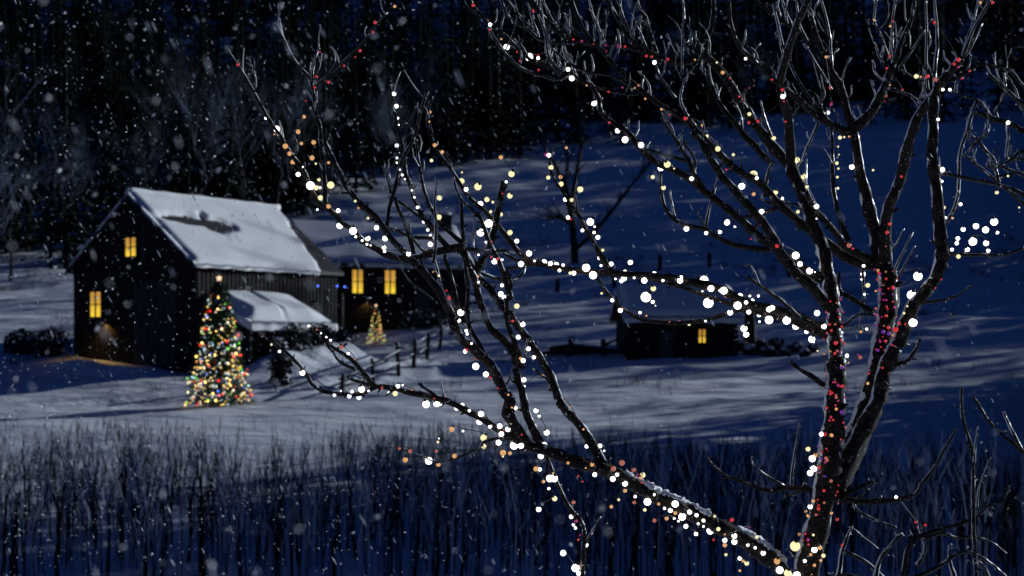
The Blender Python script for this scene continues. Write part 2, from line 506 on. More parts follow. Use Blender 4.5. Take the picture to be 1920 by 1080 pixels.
Ml = slope_frame(0, -l2-oy, top+0.005, (0,1,0), (-sx_, 0, -sz_))
roof_snow(barn, Ml, 40, 24, BL+2*oy, sl_+oh, 0.22, lambda u, v: 1.0, seed=5.0)
rg = MB()
pts = []; rad = []
for i in range(41):
    y = -l2-oy+0.05+i*(BL+2*oy-0.1)/40
    pts.append(Vector((0, y, top+0.08+0.06*mn.noise(Vector((y*0.8, 0, 2)))))); rad.append(0.20+0.06*mn.noise(Vector((y*0.7, 4, 2))))
rg.tube(pts, rad, 10)
rg.build('ridge_snow', M_SNOWR, barn, smooth=True)
# gable details: loft window, ground window, big double door, hoist post
window(barn, (-0.05, -l2-0.045, 7.95), 0.98, 1.10, 'front')
window(barn, (-w2+2.25, -l2-0.045, 4.62), 1.04, 1.50, 'front')
dr = MB()
for k, x0 in enumerate((0.2, 2.05)):
    for i in range(6): dr.box((x0+0.15+i*0.3, -l2-0.075, 3.15), (0.28, 0.06, 5.4))
    for z in (0.9, 3.1, 5.4): dr.box((x0+0.9, -l2-0.13, z), (1.75, 0.05, 0.2))
door = dr.build('door', M_WOOD2, barn)
hd = MB(); hd.box((2.2, -l2-0.2, 2.3), (0.06, 0.08, 0.4)); hd.build('handle', M_ROOF, door)
hp = MB(); hp.box((1.15, -l2-0.13, 8.0), (0.22, 0.14, 2.4)); hp.build('hoist_post', M_WOOD2, barn)
lg = MB(); lg.box((0, -l2-0.1, 6.45), (BW-0.3, 0.12, 0.2)); lg.build('floor_beam', M_WOOD, barn)
fb = MB()
for s in (-1, 1):
    A = Vector((0, -l2-oy-0.03, r_-0.06)); B = Vector((s*(w2+oh*sx_), -l2-oy-0.03, e-oh*sz_-0.06))
    fb.tube([A, B], [0.09, 0.09], 4)
fb.build('barge_board', M_WOOD2, barn)
for y in (l2-0.3, l2-1.9):      # slim posts under the far overhang
    pb = MB(); pb.box((w2+0.75, y, e/2-0.5), (0.14, 0.14, e-1.6)); pb.build('post', M_WOOD2, barn)

def added_glow_lamp(label, parent, c, power):
    p = parent.matrix_basis @ Vector(c)
    t = thing('added_glow_lamp', label, 'lamp', tuple(p), parent.rotation_euler.z)
    m = MB(); k = 14      # deep tin hood, open below: lamp added only to make the amber glow
    for i in range(k):
        a, b = 6.283*i/k, 6.283*(i+1)/k
        q = lambda an, r, z: Vector((math.cos(an)*r, -0.24+math.sin(an)*r, z))
        m.face([q(a, .05, .16), q(b, .05, .16), q(b, .17, -.14), q(a, .17, -.14)][::-1])
        m.face([q(a, .04, .15), q(b, .04, .15), q(b, .155, -.14), q(a, .155, -.14)])
    m.prism([(math.cos(6.283*i/k)*.05, -0.24+math.sin(6.283*i/k)*.05) for i in range(k)], .15, .19)
    m.build('hood', M_ROOF, t)
    m = MB(); m.tube([Vector((0, .02, .12)), Vector((0, -.12, .22)), Vector((0, -.24, .18))], [.02]*3, 6); m.build('arm', M_ROOF, t)
    l = bpy.data.lights.new('added_glow_light', 'POINT'); l.energy = power; l.color = (1.0, .58, .12); l.shadow_soft_size = .03
    lo = link('added_glow_light', l, t); lo.location = (0, -.24, -.03)
bpy.context.view_layer.update()
added_glow_lamp('added hooded lamp casting an amber glow on the barn wall below the lower window', barn, (-w2+3.2, -l2-0.05, 3.6), 85)

# --- lean-to with the rounded snow roof on the barn's long side
def barn_pt(x, y, z):
    return Vector((bc.x+gx*x+rx*y, bc.y+gy*x+ry*y, BASE+z))
lt = thing('lean_to', 'low lean-to against the barn side under a rounded heap of snow', 'lean-to', tuple(barn_pt(w2+1.6, -1.6, 0.85)), BROT)
lw, ll = 3.1, 6.8
m = MB()
m.box((1.30, 0, 0.85), (0.12, ll-0.6, 3.3)); m.box((-0.1, -ll/2+0.3, 1.0), (2.7, 0.12, 3.6)); m.box((-0.1, ll/2-0.3, 1.0), (2.7, 0.12, 3.6))
m.build('wall', M_WOOD, lt)
for y in (-3.0, -1.0, 1.0, 3.0):
    m = MB(); m.box((1.5, y, 0.8), (0.18, 0.18, 3.2)); m.build('post', M_WOOD2, lt)
m = MB()
A = [(-1.5, 3.9), (1.9, 2.45), (1.9, 2.6), (-1.5, 4.05)]
a0 = [Vector((x, -ll/2, z)) for x, z in A]; a1 = [Vector((x, ll/2, z)) for x, z in A]
m.face(a0); m.face(list(reversed(a1)))
for i in range(4): m.face([a0[i], a1[i], a1[(i+1)%4], a0[(i+1)%4]])
m.build('roof', M_ROOF, lt)
Mlt = slope_frame(-1.5, -ll/2-0.1, 4.06, (0,1,0), (3.4, 0, -1.45))
roof_snow(lt, Mlt, 50, 22, ll+0.2, 3.85, 0.55, lambda u, v: 1.0-0.6*sm(0.70, 1.0, u)*(0.5+0.5*v)+0.35*sm(.35,.75,v)*(1-sm(.75,1,v))*(0.4+mn.noise(Vector((u*4, 2, 7))))-0.5*sm(0.035, 0.0, abs(u-0.42))*(0.6+0.4*mn.noise(Vector((v*5, 1, 1)))), seed=8.0, soft=0.9)

# --- the house behind
hs = thing('farmhouse', 'low dark farmhouse with two lit windows behind the barn', 'house', (-10.2, 103.2, 0.9), R(19))
HW, HL = 8.4, 12.2
he, hr = 5.15, 7.95
m = MB()
pent = [(-HW/2, 0), (HW/2, 0), (HW/2, he), (0, hr), (-HW/2, he)]
for s in (-1, 1):
    pts = [(s*HL/2, y, z) for y, z in pent]
    m.face(pts if s > 0 else list(reversed(pts)))
m.face([(-HL/2,-HW/2,0), (HL/2,-HW/2,0), (HL/2,-HW/2,he), (-HL/2,-HW/2,he)])
m.face([(-HL/2,HW/2,0), (-HL/2,HW/2,he), (HL/2,HW/2,he), (HL/2,HW/2,0)])
for i in range(17): m.box((0, -HW/2-0.015, 0.2+i*0.29), (HL-0.05, 0.03, 0.05))
m.build('wall', M_WOOD, hs)
m = MB()
hs_l = math.hypot(HW/2, hr-he); cx, sx = HW/2/hs_l, (hr-he)/hs_l
for s in (-1, 1):
    a = Vector((0, 0, hr+0.02)); b_ = Vector((0, s*(HW/2+0.5*cx), he-0.5*sx+0.02)); up = Vector((0,0,0.18))
    for x0, x1 in ((-HL/2-0.4, HL/2+0.4),):
        q = [a, b_, b_+up, a+up]
        A = [p+Vector((x0,0,0)) for p in q]; B = [p+Vector((x1,0,0)) for p in q]
        m.face(A if s > 0 else A[::-1]); m.face(B[::-1] if s > 0 else B)
        for i in range(3): m.face([A[i], B[i], B[i+1], A[i+1]])
m.build('roof', M_ROOF, hs)
Mh = slope_frame(-HL/2-0.4, 0, hr+0.21, (1,0,0), (0, -cx, -sx))
roof_snow(hs, Mh, 60, 20, HL+0.8, hs_l+0.5, 0.30, lambda u, v: 1.0, seed=12.0)
Mh2 = slope_frame(-HL/2-0.4, 0, hr+0.21, (1,0,0), (0, cx, -sx))
roof_snow(hs, Mh2, 40, 12, HL+0.8, hs_l+0.5, 0.30, lambda u, v: 1.0, seed=14.0)
def house_x(px, yl=-HW/2):
    ca, sa = math.cos(R(19)), math.sin(R(19)); k = (px-960)/F     # local x whose image column is px
    return (k*(103.2+yl*ca)+10.2+yl*sa)/(ca-k*sa)
window(hs, (house_x(670), -HW/2-0.035, 3.85), 0.74, 1.62, 'front')
window(hs, (house_x(731), -HW/2-0.035, 3.85), 0.74, 1.62, 'front')
m = MB(); xx = house_x(640)-1.0
m.box((house_x(790), -HW/2-0.05, 1.9), (1.1, 0.08, 2.2))
dd = m.build('door', M_WOOD2, hs); m = MB(); m.box((house_x(790)+0.4, -HW/2-0.12, 1.9), (0.07, 0.07, 0.2)); m.build('handle', M_ROOF, dd)
ch = MB(); cxp = house_x(838, 0)
ch.box((cxp-0.3, -0.6, hr-0.1), (0.75, 0.75, 2.1)); ch.box((cxp-0.3, -0.6, hr+1.02), (0.95, 0.95, 0.16))
co = ch.build('chimney', M_CHIM, hs)
ch = MB(); ch.sphere((cxp-0.3, -0.6, hr+1.15), 0.5, 12, 6, sq=(1,1,0.4)); ch.build('snow_cap', M_SNOWR, co, smooth=True)

added_glow_lamp('added hooded lamp casting an amber glow on the farmhouse wall under its windows', hs, (house_x(688), -HW/2-0.03, 2.55), 24)

# --- small shed on the right
g0 = ground(1270, 668)
sh = thing('shed', 'small dark log shed with one tiny lit window and a flat snowy roof', 'shed', tuple(g0+Vector((0,1.6,-0.35))), R(7))
sc_ = g0.y/F
sw = 203*sc_; shh = 2.95; sd = 4.0
m = MB()
m.box((0, 0, shh/2), (sw, sd, shh))
for i in range(9): m.tube([Vector((-sw/2-0.2, -sd/2-0.03, 0.2+i*0.34)), Vector((sw/2+0.2, -sd/2-0.03, 0.2+i*0.34))], [0.15, 0.15], 7)
m.build('wall', M_WOOD, sh)
m = MB(); rr_ = shh+1.6
for sx1 in (-1, 1):      # gable ends
    m.face([(sx1*sw/2, -sd/2, shh), (sx1*sw/2, sd/2, shh), (sx1*sw/2, 0, rr_-.05)][::sx1])
m.build('gable', M_WOOD, sh)
m = MB()
for sg in (-1, 1):
    q = [Vector((0, 0, rr_)), Vector((0, sg*(sd/2+.5), shh-.32)), Vector((0, sg*(sd/2+.5), shh-.18)), Vector((0, 0, rr_+.14))]
    A = [p+Vector((-sw/2-.4, 0, 0)) for p in q]; B = [p+Vector((sw/2+.4, 0, 0)) for p in q]
    m.face(A); m.face(B[::-1])
    for i in range(3): m.face([A[i], B[i], B[i+1], A[i+1]])
m.build('roof', M_ROOF, sh)
for sg in (-1, 1):
    dv = Vector((0, sg*(sd/2+.5), -(rr_-shh+.32)))
    Ms = slope_frame(-sw/2-.4, 0, rr_+.15, (1,0,0), tuple(dv))
    roof_snow(sh, Ms, 50, 16, sw+.8, dv.length+.1, 0.34, lambda u, v: 1.0, seed=20.0+sg)
px0 = (1307-1270)*sc_
fr = window(sh, (px0, -sd/2-0.16, 1.62), 0.42, 0.82, 'front')
m = MB(); m.box((px0-2.3, -sd/2-0.2, 1.0), (0.95, 0.08, 1.9)); m.build('door', M_WOOD2, sh)

# ------------------------------------------------------------------ fences and posts
def post_mesh(h, w, lean=0.0):
    m = MB()
    pts = [Vector((lean*k*h/3, 0, -0.3+(h+0.3)*k/3)) for k in range(4)]
    m.tube(pts, [w, w*0.95, w*0.9, w*0.8], 7, wob=0.2, seed=rnd.random()*9)
    return m
fpx = [(640,742,40),(700,722,50),(748,708,62),(775,690,55),(800,672,48),(824,655,40)]
g = ground(748, 708)
fence = thing('rail_fence', 'broken two-rail wooden fence climbing from the snowy track towards the farmhouse', 'fence', tuple(g))
tops = []
for i, (x, y, hpx) in enumerate(fpx):
    q = ground(x, y); hh = hpx*q.y/F
    o = post_mesh(hh, 0.13, rnd.uniform(-0.12, 0.12)).build('post', M_POST, fence, smooth=True)
    o.location = q-g; tops.append((q-g, hh))
for k in (0.42, 0.80):
    for (a, ha), (b, hb) in zip(tops, tops[1:]):
        m = MB(); p0, p1 = a+Vector((0,-0.12,ha*k)), b+Vector((0,-0.12,hb*k+rnd.uniform(-.12,.1)))
        m.tube([p0+(p0-p1)*0.06, (p0+p1)/2+Vector((0,0,-0.05)), p1+(p1-p0)*0.06], [0.06,0.065,0.055], 6, wob=0.2)
        m.build('rail', M_POST, fence, smooth=True)
g = ground(1095, 668)
fence2 = thing('log_fence', 'low fallen log fence with two crooked posts left of the shed', 'fence', tuple(g))
for (x, y, hpx, ln) in ((1066,668,36,0.15),(1134,668,32,-0.1)):
    q = ground(x, y); hh = hpx*q.y/F
    o = post_mesh(hh, 0.2, ln).build('post', M_POST, fence2, smooth=True); o.location = q-g
m = MB(); q = ground(1134, 668)-g; m.tube([q+Vector((-0.3,0,0.5)), q+Vector((0.9,0,1.15))], [0.1,0.06], 6); m.build('brace', M_POST, fence2)
for x0, x1, z in ((1015,1100,0.22),(1085,1172,0.28),(1030,1120,0.5)):
    a, b = ground(x0, 670)-g, ground(x1, 668)-g
    m = MB(); m.tube([a+Vector((0,0,z)), (a+b)/2+Vector((0,-.1,z+0.1)), b+Vector((0,0,z))], [0.16,0.2,0.15], 8, wob=0.3, seed=z*9); m.build('log', M_POST, fence2, smooth=True)
for (x, y, hpx, lab) in ((1236,508,30,'dark weathered post on the slope above the shed, right of the lone tree'),
                         (1152,540,28,'short dark post on the slope below the lone tree'),
                         (1203,560,36,'tall dark post just behind the left end of the shed roof'),
                         (1045,548,26,'low dark post on the slope left of the lone tree'),
                         (1330,500,26,'dark post high on the slope behind the strung branches'),
                         (1480,520,34,'dark post on the slope behind the main tree trunk')):
    q = ground(x, y); o = post_mesh(hpx*q.y/F, 0.22, rnd.uniform(-.08,.08)).build('field_post', M_POST, None, smooth=True)
    o.location = q; tag(o, lab, 'post', 'posts on the snowy slope')

# snow-capped stones right of the shed
stones = [(1392,652,13,'leftmost snow-capped stone of the heap, against the shed corner'),(1408,662,16,'big snow-capped stone at the front left of the heap'),
 (1425,648,13,'upper snow-capped stone left of the heap middle'),(1440,664,15,'low snow-capped stone at the front middle of the heap'),
 (1455,650,17,'tallest snow-capped stone in the middle of the heap'),(1472,663,13,'snow-capped stone right of the heap middle'),
 (1490,655,15,'rounded snow-capped stone right in the heap'),(1508,664,12,'small snow-capped stone near the heap right end'),
 (1524,657,13,'rightmost snow-capped stone beside the main trunk')]
for i, (x, y, rr, lab) in enumerate(stones):
    q = ground(x, y+4); s = q.y/F*rr
    t = thing('stone', lab, 'stone', tuple(q), rnd.random()*6, 'snow-capped stones by the shed')
    m = MB(); m.sphere((0,0,s*0.4), s, 12, 8, sq=(1.1,0.9,0.8), nz=0.5, seed=i*3.1); m.build('rock', M_CHIM, t)
    m = MB(); m.sphere((0.1*s,0,s*0.85), s*0.8, 12, 7, sq=(1.05,0.9,0.5), nz=0.3, seed=i*2.3); m.build('snow_cap', M_SNOWR, t, smooth=True)

# ------------------------------------------------------------------ generic plants
def catmull(pts, n):
    if len(pts) == 2: pts = [pts[0], (pts[0]+pts[1])/2, pts[1]]
    out = []
    for i in range(len(pts)-1):
        p0 = pts[max(0,i-1)]; p1 = pts[i]; p2 = pts[i+1]; p3 = pts[min(len(pts)-1,i+2)]
        for k in range(n):
            t = k/n
            out.append(0.5*((2*p1)+(p2-p0)*t+(2*p0-5*p1+4*p2-p3)*t*t+(3*p1-p0-3*p2+p3)*t**3))
    out.append(pts[-1].copy())
    return out

def grow(mb_t, mb_c, base, d, length, rad, lvl, rg, spread=0.6):
    n = 4
    pts = [base]; dr = d.normalized(); rads = [rad]
    for i in range(n):
        dr = (dr+Vector((rg.uniform(-.18,.18), rg.uniform(-.18,.18), rg.uniform(-.05,.16)))).normalized()
        pts.append(pts[-1]+dr*length/n); rads.append(rad*(1-0.6*(i+1)/n))
    (mb_t if lvl >= 3 else mb_c).tube(pts, rads, 6 if lvl >= 3 else (4 if lvl == 2 else 3))
    if lvl == 0: return
    kids = {4: 6, 3: 5, 2: 5, 1: 4}[lvl]
    for k in range(kids):
        t = rg.uniform(0.35, 1.0) if k else 1.0
        i = min(n-1, int(t*n)); p = pts[i].lerp(pts[i+1], t*n-i)
        a = rg.uniform(0, 6.28)
        side = Vector((math.cos(a), math.sin(a), rg.uniform(0.0, 0.6)))
        nd = (dr*(1-spread*0.5)+side*spread).normalized()
        grow(mb_t, mb_c, p, nd, length*rg.uniform(0.5, 0.72), rads[i]*0.6, lvl-1, rg, spread)

def bare_tree(seed, h, rad, lvl=4, spread=0.6):
    rg = random.Random(seed); a, b = MB(), MB()
    grow(a, b, Vector((0,0,-0.3)), Vector((0,0,1)), h*0.5, rad, lvl, rg, spread)
    return a, b

def fir(seed, h, rad, layers=13, per=9):
    rg = random.Random(seed); t, c = MB(), MB()
    t.tube([Vector((0,0,-0.5)), Vector((0,0,h*0.5)), Vector((0,0,h*0.97))], [h*0.016, h*0.010, h*0.002], 6)
    for L in range(layers):
        z = h*(0.10+0.88*(L/layers))
        rr = rad*(1-L/layers)**0.85+0.08*rad
        for k in range(per):
            a = 6.283*k/per+rg.uniform(0, .7)+L*0.4
            r2 = rr*rg.uniform(0.65, 1.12)
            d = Vector((math.cos(a), math.sin(a), 0)); s = Vector((-d.y, d.x, 0))
            b = Vector((0,0,z))
            for q in range(5):
                f0 = q/5; f1 = (q+1.25)/5
                dz = -0.30*r2
                p0 = b+d*r2*f0+Vector((0,0,dz*f0*f0)); p1 = b+d*r2*f1+Vector((0,0,dz*f1*f1))
                wv = r2*0.22*(1-f0*0.55)*rg.uniform(.7,1.3)
                lift = Vector((0,0,rg.uniform(-.06,.1)*r2))
                c.face([p0, p0.lerp(p1,.55)+s*wv+lift-Vector((0,0,wv*.35)), p1, p0.lerp(p1,.55)-s*wv+lift-Vector((0,0,wv*.35))])
    return t, c

# --- forest trees one can tell apart: along the wood's edge
prot = []
for k in range(3):
    t, c = fir(40+k, 15.0, 3.0, 15, 10)
    prot.append(('fir_tree', t.mesh('trunk', M_FARBARK), c.mesh('crown', M_PINE)))
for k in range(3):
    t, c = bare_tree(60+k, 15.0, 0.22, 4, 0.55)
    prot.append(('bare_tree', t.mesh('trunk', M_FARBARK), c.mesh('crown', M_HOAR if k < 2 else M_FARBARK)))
protos = {}
def plant(i, loc, s, rz, label, cat, group):
    nm, tm, cm = prot[i]
    t = thing(nm, label, cat, loc, rz, group); t.scale = (s, s, s*rnd.uniform(0.9, 1.15))
    link('trunk', tm, t); link('crown', cm, t)
    return t
def edge_d(px):        # how far the wood's edge is, per image column
    if px < 500: return 128+px*0.05
    if px < 1000: return 153+(px-500)*0.13
    return 218+(px-1000)*0.10
for i in range(64):
    px = -40+i*(2000/63)+rnd.uniform(-12, 12)
    d = edge_d(px)+rnd.uniform(0, 34)
    x = (px-960)/F*d
    left = px < 620
    k = rnd.choice((3,4,3,4,5,0)) if left else rnd.choice((0,1,2,5,2,0,1,4))
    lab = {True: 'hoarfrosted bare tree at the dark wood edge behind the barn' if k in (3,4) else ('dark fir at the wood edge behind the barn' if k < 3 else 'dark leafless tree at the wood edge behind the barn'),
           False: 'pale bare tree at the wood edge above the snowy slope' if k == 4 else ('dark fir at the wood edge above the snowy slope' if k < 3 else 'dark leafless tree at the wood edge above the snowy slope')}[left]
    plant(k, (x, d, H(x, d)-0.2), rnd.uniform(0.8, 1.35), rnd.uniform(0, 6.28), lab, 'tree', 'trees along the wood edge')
# --- the dense dark wood that reads as one mass
fm = MB()
lowt = []
for k in range(4):
    t, c = fir(80+k, 17.0, 3.3, 9, 7)
    v = t.v+c.v; f = list(t.f)+[tuple(i+len(t.v) for i in q) for q in c.f]
    lowt.append((v, f))
for i in range(2800):
    px = rnd.uniform(-260, 2180)
    d = edge_d(px)+18+rnd.random()**1.3*400
    x = (px-960)/F*d
    if i >= 2300: d = 250+rnd.random()*330; x = (px-960)/F*d
    elif i > 1250:      # unseen firs carrying the wood round the right, added to shade the snow
        if i < 1760: d = rnd.uniform(122, 330); x = d*.375+4+rnd.random()**1.3*75
        elif i < 2060: d = rnd.uniform(50, 86); x = d*.375+4+rnd.random()*34
        elif i < 2085: d = rnd.uniform(30, 50); x = d*.375+7+rnd.random()*36
        else: d = rnd.uniform(92, 122); x = d*.375+24+rnd.random()*40
    v, f = rnd.choice(lowt); s = rnd.uniform(.8, 1.5)*(1 if d > 120 or i <= 1250 or i >= 2300 else (.88 if d < 73 else .5))
    if d < 50 and i > 1250: s = rnd.uniform(.72, .92)
    a = rnd.uniform(0, 6.28); ca, sa = math.cos(a)*s, math.sin(a)*s
    z = H(x, d)-0.4; b = len(fm.v)
    fm.v.extend([(p[0]*ca-p[1]*sa+x, p[0]*sa+p[1]*ca+d, p[2]*s+z) for p in v])
    fm.f.extend([tuple(j+b for j in q) for q in f]); fm.m.extend([0]*len(f))
tag(fm.build('dark_forest', M_PINE), 'dense dark fir forest filling the hillside behind the farm', 'forest', kind='stuff')
# --- firs right of the view that shade the lower slope
for i, (x, y, s) in enumerate(((37,84,.5),(40,81,.62),(39,76,.75),(41,71,.95),(44,76,.95),(42,66,1.0),(38,62,.9),(47,72,1.1),(48,64,1.1),(44,59,1.0),(36,56,.8),(53,68,1.2),(40,53,.9),(52,60,1.2))):
    plant(i % 3, (x, y, H(x, y)-0.2), s, rnd.random()*6, 'dark fir standing beyond the right edge of the snowfield', 'tree', 'firs right of the snowfield')

# --- lone bare tree on the slope
g = ground(1077, 494)
lone = thing('bare_tree', 'lone dark forked tree standing on the snowy slope above the shed', 'tree', tuple(g))
D = g.y
def lp(x, y, off=0): return P(x, y, D+off)-g
mt, mc = MB(), MB()
mt.tube(catmull([lp(1078,500), lp(1076,450), lp(1071,405), lp(1067,385)], 4), [0.42-0.012*i for i in range(13)], 8, wob=0.15)
mt.build('trunk', M_FARBARK, lone, smooth=True)
rg = random.Random(5)
for pts in ([(1067,388),(1052,335),(1030,290),(1015,262)], [(1070,392),(1080,330),(1090,275),(1086,235)], [(1076,470),(1110,440),(1150,392),(1190,340),(1220,305)], [(1072,420),(1050,408),(1032,412)], [(1068,390),(1062,340),(1066,290)]):
    pp = catmull([lp(x, y, i*0.5) for i, (x, y) in enumerate(pts)], 4)
    mc.tube(pp, [0.26*(1-0.75*i/len(pp)) for i in range(len(pp))], 6)
    for i in range(2, len(pp)):
        for q in range(3):
            d = (pp[i]-pp[i-1]).normalized()+Vector((rg.uniform(-.8,.8), rg.uniform(-.8,.8), rg.uniform(0,.6)))
            grow(mc, mc, pp[i], d, rg.uniform(0.8, 2.2), 0.06, 1, rg)
mc.build('crown', M_FARBARK, lone)
# stout trunk right of the shed
g = ground(1405, 648)
tr = thing('tree_stump', 'thick dark broken trunk standing right beside the shed', 'tree stump', tuple(g))
m = MB(); m.tube([Vector((0,0,-.2)), Vector((0.05,0,1.2)), Vector((0,0,2.5))], [0.48, 0.4, 0.38], 9, wob=0.3); m.build('trunk', M_FARBARK, tr, smooth=True)
m = MB(); m.sphere((0,0,2.5), 0.42, 10, 6, sq=(1,1,.45)); m.build('snow_cap', M_SNOWR, tr, smooth=True)

# --- bushes round the barn
def bush(px, py, wpx, hpx, lab, n=420, seed=0):
    g = ground(px, py); s = g.y/F; rg = random.Random(seed)
    b = thing('bush', lab, 'bush', tuple(g), 0, 'bare bushes round the barn')
    st = MB(); lf = MB()
    w, h = wpx*s/2, hpx*s
    for i in range(46):
        a = rg.uniform(0, 6.28); rr = rg.random()
        tip = Vector((math.cos(a)*w*rr, math.sin(a)*w*0.7*rr, h*rg.uniform(.6, 1.05)*(1-0.45*rr*rr)))
        b0 = Vector((tip.x*.3, tip.y*.3, -0.15)); md = b0.lerp(tip, .5)+Vector((tip.x*.15, tip.y*.15, .1))
        st.tube([b0, md, tip], [0.035, 0.025, 0.01], 4)
    for i in range(n):
        a = rg.uniform(0, 6.28); rr = math.sqrt(rg.random()); z = rg.random()**.8*h*(1-0.5*rr*rr)
        p = Vector((math.cos(a)*w*rr, math.sin(a)*w*.7*rr, z)); q = rg.uniform(.08, .22)
        u = Vector((rg.uniform(-1,1), rg.uniform(-1,1), rg.uniform(-.5,1))).normalized()*q; v = u.orthogonal().normalized()*q*.6
        lf.face([p-u, p+v, p+u, p-v])
    st.build('stems', M_BUSH, b); lf.build('foliage', M_BUSH, b)
bush(40, 664, 70, 48, 'dark bush at the far left beside the snowy track', seed=1)
bush(95, 668, 80, 56, 'wide dark bush between the far left bush and the barn', seed=2)
bush(490, 665, 60, 62, 'dark bush under the near end of the lean-to roof', seed=3)
bush(545, 655, 80, 52, 'broad dark bush in front of the lean-to, right of the tall lit tree', seed=4)
bush(600, 645, 60, 36, 'low dark bush at the far corner of the lean-to', seed=5)
bush(525, 722, 46, 90, 'upright snow-dusted bush standing nearest the tall lit christmas tree', seed=6, n=300)
bush(640, 640, 46, 24, 'small flat bush left of the little christmas tree', seed=7, n=250)
bush(800, 615, 90, 36, 'long dark hedge-like bush below the farmhouse right of its windows', seed=8)

wd = MB(); rg = random.Random(31); c = 0
while c < 1500:      # dry weeds poking through the snow, in patches
    px, d = rg.uniform(-60, 1980), 66+rg.random()**1.4*95
    x = (px-960)/F*d
    if d < 95 and rg.random() < .85: continue
    if mn.noise(Vector((x/7, d/9, 8)))+mn.noise(Vector((x/2.2, d/2.5, 3)))*.6 < .32: continue
    z = H(x, d)
    for k in range(rg.randint(3, 7)):
        b = Vector((x+rg.uniform(-.3,.3), d+rg.uniform(-.3,.3), z-.1)); hh = rg.uniform(.15, .6)
        e1 = b+Vector((rg.uniform(-.2,.2), rg.uniform(-.2,.2), hh+.1))
        wd.tube([b, (b+e1)/2+Vector((rg.uniform(-.04,.04),0,0)), e1], [.018,.013,.006], 3)
    c += 1
tag(wd.build('dry_weeds', M_FARBARK), 'dry weeds poking through the snow of the pasture', 'weeds', kind='stuff')

# ------------------------------------------------------------------ christmas trees with light strings
mesh_cache = {}
def globe_mesh(key, mat, r=1.0, lo=False):
    if key in mesh_cache: return mesh_cache[key]
    m = MB()
    if lo: m.sphere((0,0,0), r, 8, 5)
    else:
        m.sphere((0,0,0), r, 16, 10)
        m.tube([Vector((0,0,0.9)), Vector((0,0,1.25)), Vector((0,0,1.6))], [0.42, 0.40, 0.30], 8, mi=1)
    me = m.mesh('bulb', [mat, M_WIRE] if not lo else mat, smooth=True)
    mesh_cache[key] = me
    return me

def christmas_tree(px, py, hpx, wpx, lab, seed, faces, dist=None):
    g = ground(px, py)
    if dist: x = (px-960)/F*dist; g = Vector((x, dist, H(x, dist)))
    s = g.y/F; h = hpx*s; w = wpx*s/2; rg = random.Random(seed)
    t = thing('christmas_tree', lab, 'christmas tree', tuple(g))
    m = MB(); m.tube([Vector((0,0,-.2)), Vector((0,0,h*.5)), Vector((0,0,h*.97))], [h*.02, h*.012, h*.003], 7); m.build('trunk', M_FARBARK, t)
    m = MB()
    for i in range(faces):
        z = rg.random()**1.25*h*.97+h*.02
        rr = prof_r(z/h, w)*(rg.random()**.4)*rg.uniform(.85, 1.12); a = rg.uniform(0, 6.28)
        p = Vector((math.cos(a)*rr, math.sin(a)*rr, z)); L = h*rg.uniform(.025, .06)
        d = Vector((math.cos(a+rg.uniform(-.6,.6)), math.sin(a+rg.uniform(-.6,.6)), rg.uniform(-.5,.25))).normalized()
        sd = d.cross(Vector((rg.uniform(-.4,.4), rg.uniform(-.4,.4), 1))).normalized()*L*.22
        m.face([p-d*L*.4, p+sd, p+d*L*.6, p-sd])
    m.build('foliage', M_XPINE, t)
    return g, h, w
def prof_r(f, w):
    # slim, slightly bulging cone
    return w*max(0.03, (1-f)**0.50*(0.80+0.10*math.sin(f*9.0+0.4)+0.10*(1-f)))
def tree_string(g, h, w, n, cols, lab, seed, rb, turns, group, tiny=0):
    rg = random.Random(seed)
    t = thing('light_string', lab, 'light string', tuple(g), 0, group)
    wire = MB(); wp = []
    a0 = rg.uniform(0, 6.28)
    spots = []
    for i in range(n):
        f = 1-math.sqrt((i+.5)/n)
        f = f*.95+.015
        a = a0+f*turns*6.283+rg.uniform(-.5,.5)
        rr = prof_r(f, w)*rg.uniform(.80, 1.06)
        z = f*h+rg.uniform(-.03,.03)*h
        spots.append(Vector((math.cos(a)*rr, math.sin(a)*rr, max(.05, z))))
    for i in range(n*3):
        f = (i/(n*3))*.95+.01
        a = a0+f*turns*6.283; rr = prof_r(f, w)*.93
        wp.append(Vector((math.cos(a)*rr, math.sin(a)*rr, f*h)))
    wire.tube(wp, [0.012]*len(wp), 4); wire.build('wire', M_WIRE, t)
    for p in spots:
        c = rg.choice(cols)
        o = link('bulb', globe_mesh('x'+c, XM[c], 1.0, True), t)
        o.location = p; k = rb*rg.choice((.5,.65,.8,.9,1.1)); o.scale = (k,k,k*1.2)
    if tiny:      # the many bulbs deeper in the boughs
        m = MB()
        for i in range(tiny):
            f = (1-math.sqrt(rg.random()))*.95+.015; a = rg.uniform(0, 6.283); rr = prof_r(f, w)*rg.uniform(.6, 1.04)
            m.sphere((math.cos(a)*rr, math.sin(a)*rr, f*h), rb*rg.uniform(.35, .7), 6, 4, mi=rg.randrange(4))
        tag(m.build('bulb', [XM['g'], XM['w'], XM['c'], XM['g']], t), kind='stuff')
def star(g, h, r, lab):
    m = MB(); n = 5
    for sgn in (-1, 1):
        for k in range(2*n):
            a0 = math.pi/2+k*math.pi/n; a1 = a0+math.pi/n
            r0 = r if k % 2 == 0 else r*.42; r1 = r*.42 if k % 2 == 0 else r
            q = [Vector((0, sgn*r*.25, 0)), Vector((math.cos(a0)*r0, 0, math.sin(a0)*r0)), Vector((math.cos(a1)*r1, 0, math.sin(a1)*r1))]
            m.face(q if sgn < 0 else q[::-1])
    o = m.build('star_topper', emit('lit_star', (1.0, 0.62, 0.38), 1.6)); o.location = g+Vector((0,0,h+r*.5))
    tag(o, lab, 'star')
g, h, w = christmas_tree(411, 762, 236, 130, 'tall christmas tree covered in coloured lights in front of the barn', 3, 7000)
XG = 'light strings on the tall christmas tree'
